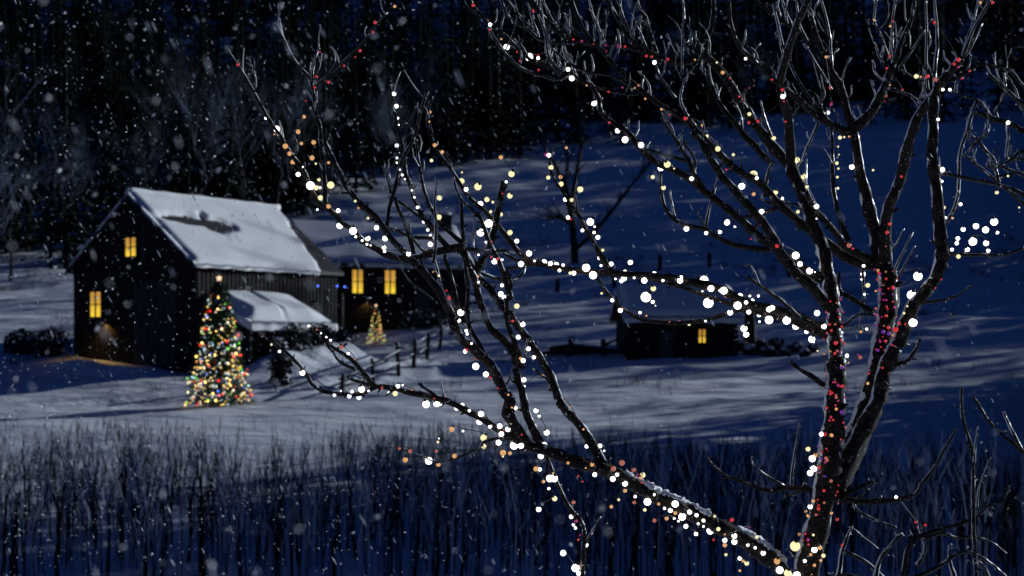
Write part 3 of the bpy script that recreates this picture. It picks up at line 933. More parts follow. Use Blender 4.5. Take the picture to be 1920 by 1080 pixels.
tree_string(g, h, w, 100, ['g','g','w'], 'string of gold and warm white bulbs wound round the tall christmas tree', 1, .040, 9, XG, 330)
tree_string(g, h, w, 72, ['c','c','w'], 'string of cool white bulbs wound round the tall christmas tree', 2, .036, 8, XG)
tree_string(g, h, w, 58, ['r'], 'string of red bulbs wound round the tall christmas tree', 3, .048, 7, XG)
tree_string(g, h, w, 40, ['n','n','n','b'], 'string of green and blue bulbs wound round the tall christmas tree', 4, .048, 6, XG)
star(g, h, .17, 'small glowing star on the tip of the tall christmas tree')
g, h, w = christmas_tree(705, 620, 70, 36, 'little christmas tree with tiny lights below the farmhouse windows', 4, 1500, 93.5)
tree_string(g, h, w, 80, ['g','g','n','c','r'], 'string of tiny coloured bulbs on the little christmas tree by the farmhouse', 8, .022, 9, 'light strings on the little christmas tree', 120)
star(g, h, .12, 'tiny star on the tip of the little christmas tree by the farmhouse')
t = thing('light_string', 'three blue bulbs under the far eave corner of the barn roof', 'light string', tuple(barn_pt(w2+.5, l2, e-.6)), BROT)
wp = [Vector((0, -2.6+i*.35, -.15-.1*math.sin(i*1.1))) for i in range(10)]
m = MB(); m.tube(wp, [.012]*10, 4); m.build('wire', M_WIRE, t)
for k in (1, 6, 8):
    o = link('bulb', globe_mesh('xb', XM['b'], 1.0, True), t); o.location = wp[k]-Vector((0,0,.08)); o.scale = (.06,)*3

# ------------------------------------------------------------------ thicket below the track
def in_gap(px):   # the lit strip of snow running down through the thicket
    return sm(395, 450, px)*(1-sm(560, 640, px))
th = MB(); rg = random.Random(77)
n = 0
while n < 4300:
    px = rg.uniform(-120, 2040); d = 27+rg.random()**0.9*30
    gap = in_gap(px)*sm(31, 42, d)
    lim = 57 if px < 1000 else (54-6*sm(1000, 1500, px) if px < 1540 else 44)
    if d > lim or rg.random() < gap*.9: continue
    if mn.noise(Vector((px/45, d/3.0, 2)))*1.3+0.18 < rg.random()*.7-.2: continue
    x = (px-960)/F*d; z = H(x, d)
    h = (0.65+(57-d)*.068)*rg.uniform(.5, 1.15)
    r0 = rg.uniform(.008, .019)
    ln = Vector((rg.uniform(-.06,.06), rg.uniform(-.06,.06), 1)).normalized()
    b = Vector((x, d, z-.1)); p1 = b+ln*h*.55; p2 = b+(ln+Vector((rg.uniform(-.15,.15),0,0)))*h
    rime = 1 if mn.noise(Vector((px/60, d/2.5, 6))) > -.12 else 0
    th.tube([b, p1, p2], [r0, r0*.8, r0*.4], 3, mi=1 if rime and rg.random() < .38 else 0)
    for k in range(rg.randint(3, 7)):
        q = b.lerp(p2, rg.uniform(.45, 1.0)); dd = Vector((rg.uniform(-.3,.3), rg.uniform(-.3,.3), rg.uniform(.5,1))).normalized()
        th.tube([q, q+dd*h*rg.uniform(.1,.28)], [r0*.6, r0*.3], 3, mi=rime if rg.random() < .75 else 0)
    n += 1
M_THICK = noisy('dark_brush_stems', (0.004, 0.005, 0.007), (0.016, 0.017, 0.022), 1.5, .9, stretch=(3,3,.4), spec=.1)
M_RIME = noisy('rimed_twig_tips', (0.40, 0.46, 0.58), (0.68, 0.72, 0.80), 1.2, .9, spec=.1)
tag(th.build('frosted_thicket', [M_THICK, M_RIME]), 'frosted thicket of upright stems in the snow below the track', 'thicket', kind='stuff')
sp = []
for k in range(4):
    rg = random.Random(200+k); a, b = MB(), MB()
    pts = [Vector((0,0,-.2))]
    for i in range(6): pts.append(pts[-1]+Vector((rg.uniform(-.09,.09), rg.uniform(-.09,.09), .55)))
    a.tube(pts, [.06,.055,.05,.042,.034,.024,.012], 6, wob=.2)
    for i in range(2, 7):
        for q in range(2):
            grow(b, b, pts[i], Vector((rg.uniform(-.4,.4), rg.uniform(-.4,.4), 1)), rg.uniform(.3,.7), .016, 1, rg, .4)
    sp.append((a.mesh('trunk', M_FARBARK), b.mesh('crown', M_FARBARK)))
for i in range(70):
    px = -30+i*1980/69+rnd.uniform(-14,14); d = rnd.uniform(26.5, 40)
    x = (px-960)/F*d; k = rnd.randrange(4)
    t = thing('sapling', 'thin dark bare sapling rising out of the frosted thicket', 'sapling', (x, d, H(x, d)-.05), rnd.random()*6, 'saplings in the thicket')
    s = rnd.uniform(.5, .85)*(1-.3*in_gap(px)); t.scale = (s*1.1, s*1.1, s)
    link('trunk', sp[k][0], t); link('crown', sp[k][1], t)
# ------------------------------------------------------------------ foreground tree, traced limb by limb (root first: points, root width px, tip width px)
FD = 5.0
class Limb: pass
ALL = []           # every limb built so far, for hanging lights near them
def near(px, py, pool):
    best = None
    for L in pool:
        for (x, y, d, w) in L.s:
            q = (x-px)**2+(y-py)**2
            if best is None or q < best[0]: best = (q, d, w)
    return best
def limb(pts, w0, w1, parent, pool, name='branch', mat=None, d0=None, spread=1.0, seed=[0], stubs=True, mid=None):
    seed[0] += 1; rg = random.Random(seed[0]*7+1)
    v = [Vector((x, y, 0)) for x, y in pts]
    cr = catmull(v, 5 if w0 > 9 else 4)
    length = sum((a-b).length for a, b in zip(cr, cr[1:]))
    if d0 is None:
        nb = near(pts[0][0], pts[0][1], pool) if pool else None
        d0 = nb[1] if nb and nb[0] < 70**2 else FD
    d1 = d0+rg.uniform(-1, 1)*spread*min(0.55, length/700)
    d1 = max(4.35, min(5.75, d1))
    if name in ('trunk', 'branch') and w0 > 12: q_ = .80 if w0 > 36 else .86; w0 *= q_; w1 *= .9; mid = mid*.80 if mid else None
    L = Limb(); L.s = []; P3 = []; RR = []
    acc = 0
    for i, q in enumerate(cr):
        if i: acc += (cr[i]-cr[i-1]).length
        t = acc/max(1, length)
        d = d0+(d1-d0)*t+0.03*mn.noise(Vector((i*.4, seed[0], 0)))*min(1, t*4)
        if mid: w = (w0+(mid-w0)*t*2) if t < .5 else (mid+(w1-mid)*(t-.5)*2)
        else: w = w0+(w1-w0)*t**0.8
        w *= 1+0.14*mn.noise(Vector((acc*.06, seed[0]*3.3, 0)))
        j = min(1.0, t*6)*(0.9+.05*w)
        qx = q.x+j*1.1*mn.noise(Vector((acc*.045, seed[0]*1.9, 4))); qy = q.y+j*1.1*mn.noise(Vector((acc*.045, seed[0]*2.7, 8)))
        L.s.append((qx, qy, d, w)); P3.append(P(qx, qy, d)); RR.append(w*.5*d/F)
    mb = MB()
    mb.tube(P3, RR, 9 if w0 > 14 else 7, wob=.30 if w0 > 6 else .22, seed=seed[0]*.37)
    if stubs:      # buds, spurs and broken twig stubs
        for i in range(2, len(P3)-1):
            if rg.random() < (.33 if w0 < 26 else .18):
                dr = (P3[i+1]-P3[i-1]).normalized(); sd = dr.orthogonal(); sd.rotate(Matrix.Rotation(rg.uniform(0, 6.28), 3, dr))
                ll = RR[i]*rg.uniform(.7, 1.3)+rg.uniform(.004, .016)*(1.8 if rg.random() < .15 else 1)
                e_ = P3[i]+(sd*.8+dr*.7).normalized()*ll+sd*RR[i]*.4
                mb.tube([P3[i], (P3[i]+e_)/2+sd*.001, e_], [RR[i]*.5, RR[i]*.36+.0006, .0011], 5)
    if stubs and pool:      # fine shoots of the crown
        for i in range(3, len(P3)-1):
            x, y, d, w = L.s[i]
            if y > 330 or w > 22 or rg.random() > .26: continue
            ln = rg.uniform(18, 75)*(.6+.4*(y < 200)); up = Vector((rg.uniform(-.75, .45), -1)).normalized()
            tg = Vector((L.s[i+1][0]-x, L.s[i+1][1]-y))
            if tg.length < .01: continue
            if tg.normalized().dot(up) < -.75: continue
            c1 = rg.uniform(-.2, .2)*ln; dd = rg.uniform(-.06, .06); q = []
            for k in range(6):
                f = k/5; bx = math.sin(f*3.14)*c1
                q.append(P(x+up.x*ln*f+up.y*bx+rg.uniform(-.8,.8), y+up.y*ln*f-up.x*bx+rg.uniform(-.8,.8), d+dd*f))
            r0 = min(RR[i]*.6, rg.uniform(1.6, 2.6)*d/F)
            mb.tube(q, [r0*(1-.45*k/5) for k in range(6)], 6, mi=1, wob=.2, seed=i*.7)
            if ln > 45 and rg.random() < .6:
                e1 = q[3]+(q[4]-q[2]).normalized()*ln*.3*d/F+Vector((rg.uniform(-.02,.02), 0, .01))
                mb.tube([q[3], q[3].lerp(e1, .5)+Vector((.002,0,.001)), e1], [r0*.6, r0*.5, r0*.4], 5, mi=1)
    big = w0 > 8
    L.o = mb.build(name, [mat, M_TWIG] if mat else ([M_BARK, M_TWIG] if big else [M_TWIG, M_TWIG]), parent, smooth=True)
    if parent is not None: L.o.matrix_parent_inverse = Matrix.Translation(-parent.location)
    pool.append(L); ALL.append(L)
    return L

tb = P(1500, 1085, FD); gz = H(tb.x, tb.y)
tree = thing('bare_tree', 'large bare dark tree hung with lights filling the right foreground', 'tree', (P(1478, 1085, FD).x, FD, gz))
pool = []
bot = HOR-(gz-.25)*F/FD
limb([(1470,bot),(1482,1500),(1500,1180),(1520,1040),(1545,934),(1556,847),(1562,780),(1568,717),(1568,680)], 170, 40, tree, pool, 'trunk', d0=FD, spread=0, mid=78)
LIMBS = [
 # stems off the trunk
 ([(1566,720),(1566,652),(1563,600),(1560,559),(1552,511),(1540,462),(1516,397),(1498,349),(1482,308)],38,26),
 ([(1560,910),(1592,850),(1624,780),(1642,715),(1653,652),(1662,592),(1665,527),(1652,490)],70,38),
 ([(1652,500),(1644,446),(1630,397),(1615,332),(1602,259),(1589,211),(1576,162),(1559,136),(1541,94),(1527,58),(1520,29),(1515,-8)],34,9),
 ([(1602,240),(1621,224),(1641,201),(1654,172),(1664,146),(1680,110),(1693,71),(1708,36),(1716,-6)],26,7),
 ([(1660,500),(1659,430),(1669,381),(1686,342),(1699,285),(1721,220),(1744,188),(1762,160),(1786,130),(1802,108)],30,18),
 ([(1575,890),(1602,831),(1625,795),(1648,743),(1657,701),(1674,662),(1690,630),(1708,582),(1736,546),(1756,518),(1766,481),(1763,446),(1755,349),(1749,300),(1749,240),(1750,181)],46,20),
 # upper left fork
 ([(1483,310),(1479,227),(1463,168),(1468,130),(1491,55),(1519,-8)],24,13),
 ([(1478,308),(1443,269),(1407,220),(1384,181),(1349,130),(1316,105),(1285,117),(1247,112),(1197,92),(1135,82),(1080,75),(1035,50),(1010,22),(995,-6)],24,10),
 ([(1310,100),(1312,82),(1330,62),(1338,25),(1337,-6)],16,9),
 # long diagonals
 ([(1545,524),(1507,507),(1478,481),(1439,455),(1397,420),(1358,387),(1329,365),(1300,342),(1260,318),(1235,307),(1210,287),(1195,270),(1172,244),(1142,225),(1126,210),(1123,187),(1110,165),(1095,155),(1067,140),(1035,125),(1000,115),(972,92),(945,65),(917,44),(890,15),(880,-6)],22,6),
 ([(1067,141),(1045,148),(1020,143),(975,127),(945,97),(924,66),(917,46)],8,5),
 ([(1645,500),(1607,492),(1569,470),(1507,423),(1459,381),(1423,342),(1380,318),(1335,275),(1285,225),(1235,195),(1197,165),(1160,132),(1142,112),(1125,90),(1118,78)],24,9),
 ([(1552,575),(1524,540),(1494,514),(1468,481),(1439,430),(1407,391),(1371,349),(1345,318),(1318,270),(1300,249)],28,14),
 ([(1446,468),(1423,467),(1381,459),(1339,442),(1319,428),(1285,422),(1260,407),(1245,385),(1238,345),(1240,316)],14,6),
 ([(1640,494),(1585,462),(1572,443),(1546,413),(1523,384),(1512,362)],20,12),
 ([(1592,452),(1575,413),(1563,355),(1561,300),(1559,243),(1541,207),(1540,181),(1546,168)],12,4),
 ([(1592,250),(1569,240),(1540,224),(1507,195),(1465,160),(1449,149),(1413,113),(1384,84),(1370,39),(1367,-6)],18,7),
 # long low branch to the left
 ([(1556,628),(1500,597),(1450,580),(1400,570),(1350,543),(1283,527),(1217,517),(1150,513),(1083,507),(1033,500),(1000,493),(973,473),(947,440),(913,400),(880,370),(845,317),(820,282),(805,250),(802,220),(810,181)],26,5),
 ([(1556,636),(1483,603),(1400,580),(1330,557),(1270,536),(1220,524)],10,7),
 ([(1150,512),(1140,500),(1122,470),(1102,435),(1085,405),(1072,387),(1057,362),(1042,340),(1032,317),(1031,297),(1040,277)],14,3.5),
 ([(1407,577),(1367,587),(1320,601),(1267,605),(1217,602),(1173,583),(1143,553),(1120,522)],10,6),
 ([(1545,617),(1501,595),(1462,562),(1436,543),(1420,533),(1400,517)],11,5),
 # the big bough from the trunk foot to the lower left
 ([(1488,1150),(1470,1078),(1437,1042),(1375,1000),(1325,976),(1275,950),(1225,928),(1175,900),(1140,883),(1100,873),(1062,860),(1032,847),(1000,838)],46,24),
 ([(1010,842),(995,838),(945,812),(895,780),(845,755),(820,747),(770,737),(720,725),(700,727),(680,737),(655,740),(610,735),(585,720),(577,705),(555,677),(525,650),(507,632)],20,5),
 ([(700,724),(675,690),(650,667),(630,655),(605,637),(579,613)],12,4),
 ([(985,832),(962,792),(950,770),(957,750),(945,735),(937,715),(920,685),(895,660),(870,640),(855,618),(845,587),(830,560),(815,535),(795,510),(780,496),(755,470),(733,447),(707,410),(677,383),(653,357),(640,330),(625,300),(610,265)],28,9),
 ([(610,382),(608,340),(605,300),(600,240),(592,205),(587,165),(584,148)],13,6),
 ([(1012,830),(995,795),(985,765),(980,740),(970,705),(965,670),(955,650),(935,630),(917,610),(905,580),(895,547),(888,520),(878,498),(868,466)],20,14),
 ([(1138,884),(1128,865),(1107,827),(1082,792),(1057,765),(1045,740),(1032,705),(1014,675),(990,637),(963,600),(947,580),(923,547),(897,520),(880,493),(862,463)],23,13),
 ([(868,464),(845,467),(807,475),(782,485),(757,486),(720,475),(690,457),(665,437),(640,415),(615,390),(595,375),(580,350),(570,322),(545,287),(520,247),(502,220),(477,175),(457,140),(445,119)],19,5),
 ([(890,512),(903,490),(918,463),(927,427),(935,385),(944,341)],18,13),
 ([(980,690),(970,655),(960,630),(950,600),(950,580),(953,555),(957,530),(950,508)],14,9),
 ([(958,560),(948,525),(938,495),(930,480),(920,460),(905,418),(896,400)],12,7),
]
for pts, a, b in LIMBS: limb(pts, a, b, tree, pool)
# snow lying along the big bough
for seg, nm in (((1165,1330), 'snow_ridge'), ((1372,1468), 'snow_ridge')):
    bl = [L for L in pool if abs(L.s[0][0]-1488) < 14 and L.s[0][1] > 1140][0]
    m = MB(); pp = []; rr = []
    for (x, y, d, w) in bl.s:
        if seg[0] < x < seg[1]: pp.append(P(x+w*.16, y-w*.36, d)); rr.append(w*.30*d/F*(.8+.4*rnd.random()))
    pp2 = catmull(pp, 4); rr2 = [rr[min(len(rr)-1, i//4)]*(.7+.5*rnd.random()) for i in range(len(pp2))]
    rr2[0] *= .3; rr2[-1] *= .3
    m.tube(pp2, rr2, 8, wob=.5, seed=3.0)
    o = m.build(nm, M_SNOW, bl.o, smooth=True)
TWIGS = [
 ([(1265,407),(1258,375),(1256,357)],6,3),([(1322,428),(1330,390),(1340,355),(1350,320),(1356,298)],7,3),([(1320,425),(1312,405),(1306,396)],5,3),
 ([(1423,533),(1413,507),(1402,496)],5,3),([(1545,722),(1520,704),(1501,694),(1484,679)],11,8),([(1663,687),(1698,678),(1715,659),(1725,638)],11,7),
 ([(1728,568),(1770,562),(1799,553),(1821,534)],8,3.5),([(1768,477),(1825,478),(1883,477),(1922,464)],8,5),([(1672,520),(1689,481),(1711,436)],6,3.5),
 ([(1680,530),(1700,490),(1716,461)],6,3),([(1664,485),(1682,455),(1695,429)],6,3),([(1640,590),(1600,560),(1575,545),(1572,512)],12,7),
 ([(1616,500),(1620,540),(1617,580),(1612,622)],6,4),([(1578,612),(1608,590),(1640,590)],7,5),
 ([(1085,404),(1081,390),(1080,360),(1083,336)],6,3),([(665,692),(640,680),(625,662),(610,643)],7,5),([(692,723),(670,715),(650,706)],8,5),
 ([(826,748),(800,730),(784,718)],8,5),([(832,746),(829,730),(826,714)],4,3),([(630,655),(645,648),(650,644)],6,5),
 ([(586,164),(580,145),(555,117),(535,80),(526,50),(524,35)],8,4),([(588,165),(597,157),(635,122),(670,90),(702,50),(726,24)],6,3),([(587,156),(586,140),(590,112),(598,91)],6,4),
 ([(725,428),(730,390),(740,355),(752,307),(765,280),(775,262),(782,240),(790,205),(802,171)],9,5),
 ([(842,466),(825,447),(810,427),(792,405),(780,380),(770,350),(760,322),(757,285),(746,240),(737,195),(732,158)],11,5),
 ([(868,457),(845,437),(822,415),(807,387),(795,355),(785,302),(780,262)],9,5),([(812,492),(816,465),(817,415),(815,380),(820,336)],8,4.5),
 ([(842,572),(830,547),(820,507),(813,480)],7,6),([(776,476),(767,440),(752,405),(740,370)],9,7),([(792,411),(770,392),(745,376)],8,6),
 ([(812,447),(777,445),(757,437),(727,427)],8,6),([(798,472),(785,462),(770,440),(765,410)],6,4),([(732,362),(730,347),(724,325),(717,311)],7,4),
 ([(731,340),(728,315),(732,297),(749,286)],4,2.5),([(918,465),(913,440),(903,413),(887,395),(870,380),(857,360),(850,331)],8,5),
 ([(912,668),(890,630),(877,600),(877,540),(870,473),(867,427),(865,374)],9,7),([(861,590),(857,567),(847,523),(833,478)],9,7),
 ([(812,562),(780,537),(760,517),(750,490),(742,478)],4,3),([(868,466),(907,470),(947,470),(976,477)],8,6),([(998,496),(967,487),(943,473)],8,6),
 ([(895,508),(917,517),(940,523),(963,525),(980,513),(984,500)],8,6),([(1000,495),(970,502),(943,504)],8,5),([(893,494),(887,450),(890,410)],5,3),
 ([(946,726),(955,710),(963,690)],6,4),([(1050,745),(1030,715),(1000,690)],7,5),([(983,670),(988,640),(990,635)],5,4),
 ([(1005,832),(945,821),(910,827),(897,840),(860,857),(820,867),(795,857),(752,842)],8,2.5),
 ([(1520,918),(1472,914),(1445,920),(1400,907),(1362,892),(1337,872),(1325,857)],13,3),([(1470,912),(1435,890),(1412,870),(1410,856)],7,3),([(1483,915),(1485,890),(1491,847),(1499,792)],8,3),
 ([(1510,905),(1495,925),(1470,928)],6,4),
 ([(1568,934),(1601,939),(1624,941),(1689,936),(1718,925),(1728,908),(1754,873),(1770,843),(1793,804)],14,4),([(1570,932),(1608,916),(1638,901)],13,4),([(1604,938),(1624,918),(1640,905)],6,3),
 ([(1600,940),(1606,955),(1630,970),(1660,982),(1680,989)],6,4),
 # the thin shoots of the crown
 ([(1112,78),(1100,65),(1085,37),(1070,-6)],9,6),([(1135,82),(1132,75),(1115,37),(1103,-6)],6,4),([(1197,92),(1190,80),(1172,60),(1155,30),(1135,-4)],10,7),([(1190,88),(1182,67),(1170,37),(1156,-6)],6,4),
 ([(1232,105),(1217,55),(1207,27),(1186,-6)],9,6),([(1214,98),(1206,75),(1200,57),(1200,30)],6,4),([(1054,64),(1042,50),(1032,32),(1016,-6)],6,4),([(1088,72),(1067,47),(1057,20)],6,3),
 ([(1080,80),(1040,80),(1010,72),(990,55),(967,42),(950,27),(938,-6)],8,5),([(1003,68),(980,38),(967,20),(948,-4)],6,4),([(1010,72),(1007,60),(997,32),(989,5)],6,3),
 ([(1062,142),(1035,117),(1026,95),(1022,60),(1010,28)],7,4),([(1082,146),(1065,105),(1055,80)],5,3),([(1195,168),(1145,142),(1100,135),(1065,117),(1027,83)],7,4),
 ([(1197,176),(1180,177),(1147,172),(1108,161)],6,4),([(1266,184),(1240,147),(1225,115)],7,5),([(1290,219),(1277,190),(1282,155),(1296,134)],6,4),
 ([(1279,142),(1280,75),(1283,30),(1279,-6)],5,4),([(1294,86),(1296,62),(1289,46)],6,3),([(1448,308),(1400,259),(1375,227),(1349,194),(1330,150),(1316,128)],13,8),
 ([(1178,247),(1179,225),(1194,213)],5,3),([(1318,349),(1305,332),(1290,300),(1272,270),(1250,237),(1238,208)],10,5),([(1305,312),(1297,290),(1275,255)],7,4),([(1286,302),(1247,290),(1206,279)],8,5),
 ([(1561,104),(1556,100),(1520,78),(1485,52),(1446,26),(1410,-6)],9,6),([(1469,90),(1459,49),(1450,6)],7,5),([(1476,48),(1472,20),(1464,-6)],6,4),([(1516,80),(1498,42),(1493,-6)],5,4),
 ([(1560,128),(1558,97),(1553,49),(1538,-6)],5,4),([(1559,168),(1540,136),(1507,81)],6,4),([(1545,215),(1523,191),(1494,146),(1474,102)],8,5),([(1535,228),(1514,275),(1497,316)],7,4),
 ([(1668,112),(1650,65),(1639,36),(1644,-6)],6,4),([(1664,132),(1650,108),(1636,76)],6,4),([(1677,112),(1673,81),(1673,42),(1680,-6)],6,4),([(1686,128),(1715,87),(1735,53)],6,4),
 ([(1686,130),(1708,143),(1732,150)],5,3),([(1663,166),(1705,178),(1726,195)],7,5),([(1740,170),(1737,130),(1737,65),(1736,-6)],6,4),([(1753,165),(1752,139),(1756,100),(1757,65),(1752,-6)],8,5),
 ([(1804,108),(1825,55),(1851,10),(1856,-6)],8,5),([(1806,100),(1809,87),(1825,39),(1836,-6)],6,4),([(1808,108),(1822,87),(1842,44)],5,3),([(1770,158),(1812,136),(1838,120),(1883,131)],9,5),
 ([(1508,186),(1495,205),(1484,228)],5,3),([(1447,258),(1433,220),(1426,188)],6,3.5),([(1392,242),(1387,211),(1374,187)],5,3),([(1436,348),(1440,325),(1449,303)],8,5),
 ([(1463,386),(1439,397),(1413,404),(1380,411)],9,6),([(1453,384),(1433,378),(1426,364)],6,4),([(1510,390),(1494,384),(1467,377)],7,4),([(1517,368),(1511,342),(1512,298)],5,4),
]
for pts, a, b in TWIGS: limb(pts, a, b, tree, pool, 'twig', spread=.7)

def shrub(label, first, rest, d, name='bare_shrub', cat='shrub', mat=None):
    pts, a, b = first
    t = thing(name, label, cat, (P(pts[0][0], 1000, d).x, d, H(P(pts[0][0], 1000, d).x, d)))
    pl = []
    bt = HOR-(H(t.location.x, d)-.2)*F/d
    limb([(pts[0][0], bt)]+pts[1:], a, b, t, pl, 'stem', mat or M_BARK, d0=d, spread=.3)
    for p2, a2, b2 in rest: limb(p2, a2, b2, t, pl, 'branch' if a2 > 6 else 'twig', mat or M_TWIG, spread=.5)
    return t
shrub('slender dark sapling leaning left below the big bough', ([(1096,0),(1093,1180),(1093,1060),(1096,1010),(1093,985),(1085,972),(1070,955),(1050,917),(1037,887),(1025,855),(1017,832)],20,7),
      [([(1098,1018),(1105,1005),(1117,987),(1126,969)],7,3)], 5.15, 'sapling', 'sapling')
shrub('tall thin shrub stem standing right of the trunk', ([(1838,0),(1832,1180),(1828,1040),(1825,960),(1824,863),(1815,821),(1805,780),(1802,750),(1804,726)],15,6),
      [([(1826,870),(1828,840),(1831,812),(1834,800)],6,3),([(1832,955),(1835,918),(1846,885),(1857,858)],5,2.5),([(1822,955),(1826,910),(1824,880)],6,4)], 4.8)
shrub('thin forked shrub at the right edge below the lit cluster', ([(2010,0),(1990,1180),(1960,900),(1912,843),(1877,814),(1851,785),(1837,762),(1824,744)],20,5),
      [([(1915,845),(1899,811),(1887,785),(1882,772)],9,5),([(1912,832),(1890,812),(1868,806)],5,3)], 4.7)
shrub('dark thick low bush with drooping twigs in the lower right corner', ([(1690,0),(1692,1180),(1695,1070),(1712,1015),(1765,992),(1802,982),(1830,970),(1850,952),(1880,937),(1892,920),(1892,908)],46,3),
      [([(1700,1090),(1755,1065),(1790,1042),(1812,1034),(1840,1045),(1866,1063),(1885,1080)],13,5),([(1730,1012),(1765,1000),(1792,1008),(1825,1007),(1860,1017),(1887,1038)],8,3),
       ([(1695,1085),(1640,1088),(1580,1078),(1565,1085)],14,8),([(1572,1082),(1580,1030),(1597,988)],13,6),([(1580,1032),(1625,1055),(1660,1085)],8,6),([(1598,990),(1620,1008),(1646,1028)],4,2.5),
       ([(1640,1085),(1650,1050),(1668,1025),(1690,1000)],12,6),([(1790,1085),(1780,1050),(1782,1020)],10,6),([(1720,1060),(1735,1030),(1728,1005),(1722,975)],10,5),([(1855,1085),(1840,1058),(1815,1050)],8,5)], 4.9, 'bush', 'bush')
shrub('tangle of thin crooked branches reaching in from the right edge', ([(2060,0),(2050,1300),(2030,700),(2000,420),(1975,330),(1950,260),(1918,246),(1890,230),(1860,223),(1831,211)],60,9),
      [([(1965,300),(1920,284),(1893,301),(1870,313),(1850,312)],13,7),([(1860,222),(1835,190),(1800,177),(1784,172)],7,4),([(1990,240),(1920,195),(1886,168),(1851,136)],10,6),([(1886,168),(1884,150),(1882,136)],5,4),
       ([(1870,222),(1867,205),(1875,195),(1886,170)],6,4),([(1990,215),(1920,163),(1896,134),(1843,119)],8,5),([(1830,212),(1822,214),(1812,249),(1800,285),(1797,350),(1795,370),(1788,391),(1774,421)],8,6),
       ([(1831,190),(1824,205),(1814,232),(1826,258),(1840,258),(1852,246),(1855,228)],6,4),([(1888,232),(1890,260),(1886,292),(1893,300)],7,5),([(1835,262),(1812,287)],6,5),([(1833,262),(1850,285),(1864,301),(1867,320),(1874,345)],8,6),
       ([(1874,345),(1838,314),(1808,290)],6,5),([(2000,420),(1920,366),(1867,345),(1818,336),(1766,325)],14,7),([(1995,440),(1930,392),(1903,368),(1877,347)],9,6),([(1970,330),(1920,300),(1893,301)],7,5),([(1980,300),(1935,260),(1925,215),(1905,195)],8,5),
       ([(1870,311),(1895,318),(1922,330)],6,4),([(1867,330),(1890,328),(1925,322)],5,4)], 5.35, 'bare_tree', 'tree')

# ------------------------------------------------------------------ light strings: px, py, radius px, colour
def S(txt):
    out = []
    for q in txt.split():
        a = q.split(','); out.append((float(a[0]), float(a[1]), float(a[2]), a[3]))
    return out
wrap_seed = [0]
def light_string(label, txt, group='strings of globe lights on the bare tree', sort=None, dense=None):
    bl = S(txt)
    if dense:      # small red, pink and violet bulbs packed round a trunk: (x0, y0, x1, y1, half width, count)
        x0, y0, x1, y1, hw, n = dense; rq = random.Random(int(x0+y0))
        for i in range(n):
            f = (i+.5)/n; c = rq.choice('rrrmmvvpro')
            bl.append((x0+(x1-x0)*f+rq.uniform(-hw, hw), y0+(y1-y0)*f+rq.uniform(-6, 6), rq.uniform(2.0, 4.6), c))
    wrap_seed[0] += 1; rg = random.Random(900+wrap_seed[0])
    if sort is None:      # walk from bulb to bulb
        path = [bl.pop(0)]
        while bl:
            k = min(range(len(bl)), key=lambda i: (bl[i][0]-path[-1][0])**2+(bl[i][1]-path[-1][1])**2)
            path.append(bl.pop(k))
    else: path = bl
    pos = []
    for x, y, r, c in path:
        q, d, w = near(x, y, ALL)
        dist = math.sqrt(q); behind = dist > w*.5 and rg.random() < .6
        off = (w*.5+r*.85)*d/F
        if dist > w*.5+r+3: dd = d+rg.uniform(-.06, .06)
        else: dd = d+(off*.85 if behind else -off)
        pos.append((P(x, y, dd), r*dd/F, c))
    t = thing('light_string', label, 'light string', tuple(pos[0][0]), 0, group)
    o0 = pos[0][0]
    chain = [p-o0+Vector((0, .004, r*1.05)) for (p, r, c) in pos]
    runs = [[chain[0]]]
    for a, b in zip(chain, chain[1:]):
        if (b-a).length > .25: runs.append([b])
        else: runs[-1].append(b)
    for run in runs:
        if len(run) < 2: continue
        w = MB(); cc = catmull(run, 3); w.tube(cc, [.0013]*len(cc), 4); w.build('wire', M_WIRE, t)
    for (p, r, c) in pos:
        r *= {'r': .72, 'm': .72, 'p': .76, 'o': .70, 'y': .80}.get(c, .84)*rg.choice((.6, .8, .9, 1, 1, 1.06))
        o = link('bulb', globe_mesh(c, EM[c]), t)
        o.location = p-o0; o.scale = (r, r, r); o.rotation_euler = (rg.uniform(-.7,.7), rg.uniform(-.7,.7), 0)
    return t
_tw = MB.tube
def _tube(s, pts, rad, *a, **k):
    if len(rad) != len(pts): rad = [rad[0]]*len(pts)
    return _tw(s, pts, rad, *a, **k)
MB.tube = _tube

light_string('string of white and amber globes down the leftmost long curved branch', '446,121,4,r 498,222,4,w 519,242,6.5,w 514,252,3.5,o 535,274,7,o 543,288,5.5,o 549,304,6,o 568,313,3,w 559,327,5.5,w 582,348,8.5,w 593,352,6,y 601,371,6,y 616,387,6,o 634,395,5,w 595,393,2.2,w 637,423,6.5,w 662,433,7.5,w 667,444,4.5,w 679,451,2.5,w 690,447,5.5,w 688,458,3,w 695,460,2,w 720,464,5,w 721,471,3,w 766,476,5,w')
light_string('string of small amber and pale yellow globes hanging between the two leftmost stems', '570,219,6,o 559,247,6,o 565,269,5,o 588,267,6,o 585,296,6.5,o 592,307,2.5,y 616,305,5,o 598,337,6.5,y 600,352,2.5,w 620,347,8,y')
light_string('string of tiny red lights on the topmost left forked twigs', '573,189,3.5,r 590,164,3,r 616,154,4,r 593,144,4,r 600,98,2.5,r 645,123,3,r 666,107,2,r 675,95,5,r 699,60,3,r 703,42,4,r 740,12,5,o')
light_string('short string of dim pale globes along the second stem from the left, above the farmhouse', '666,377,3,y 672,390,3,o 690,409,5,y 706,427,5,w 722,447,6,w')
light_string('straight string of small cold white lights on the thin upright twig left of centre', '739,176,4,w 743,199,4.5,w 746,222,4.5,w 748,234,2,w 744,273,5,b 744,296,5,b 744,305,2,w 750,318,2.5,b 754,328,2.5,w 759,336,1.8,w 772,357,3.5,w 777,370,2,w 783,389,4,w 794,416,5,w 802,431,3.5,w 807,441,2.5,w 807,458,6,w')
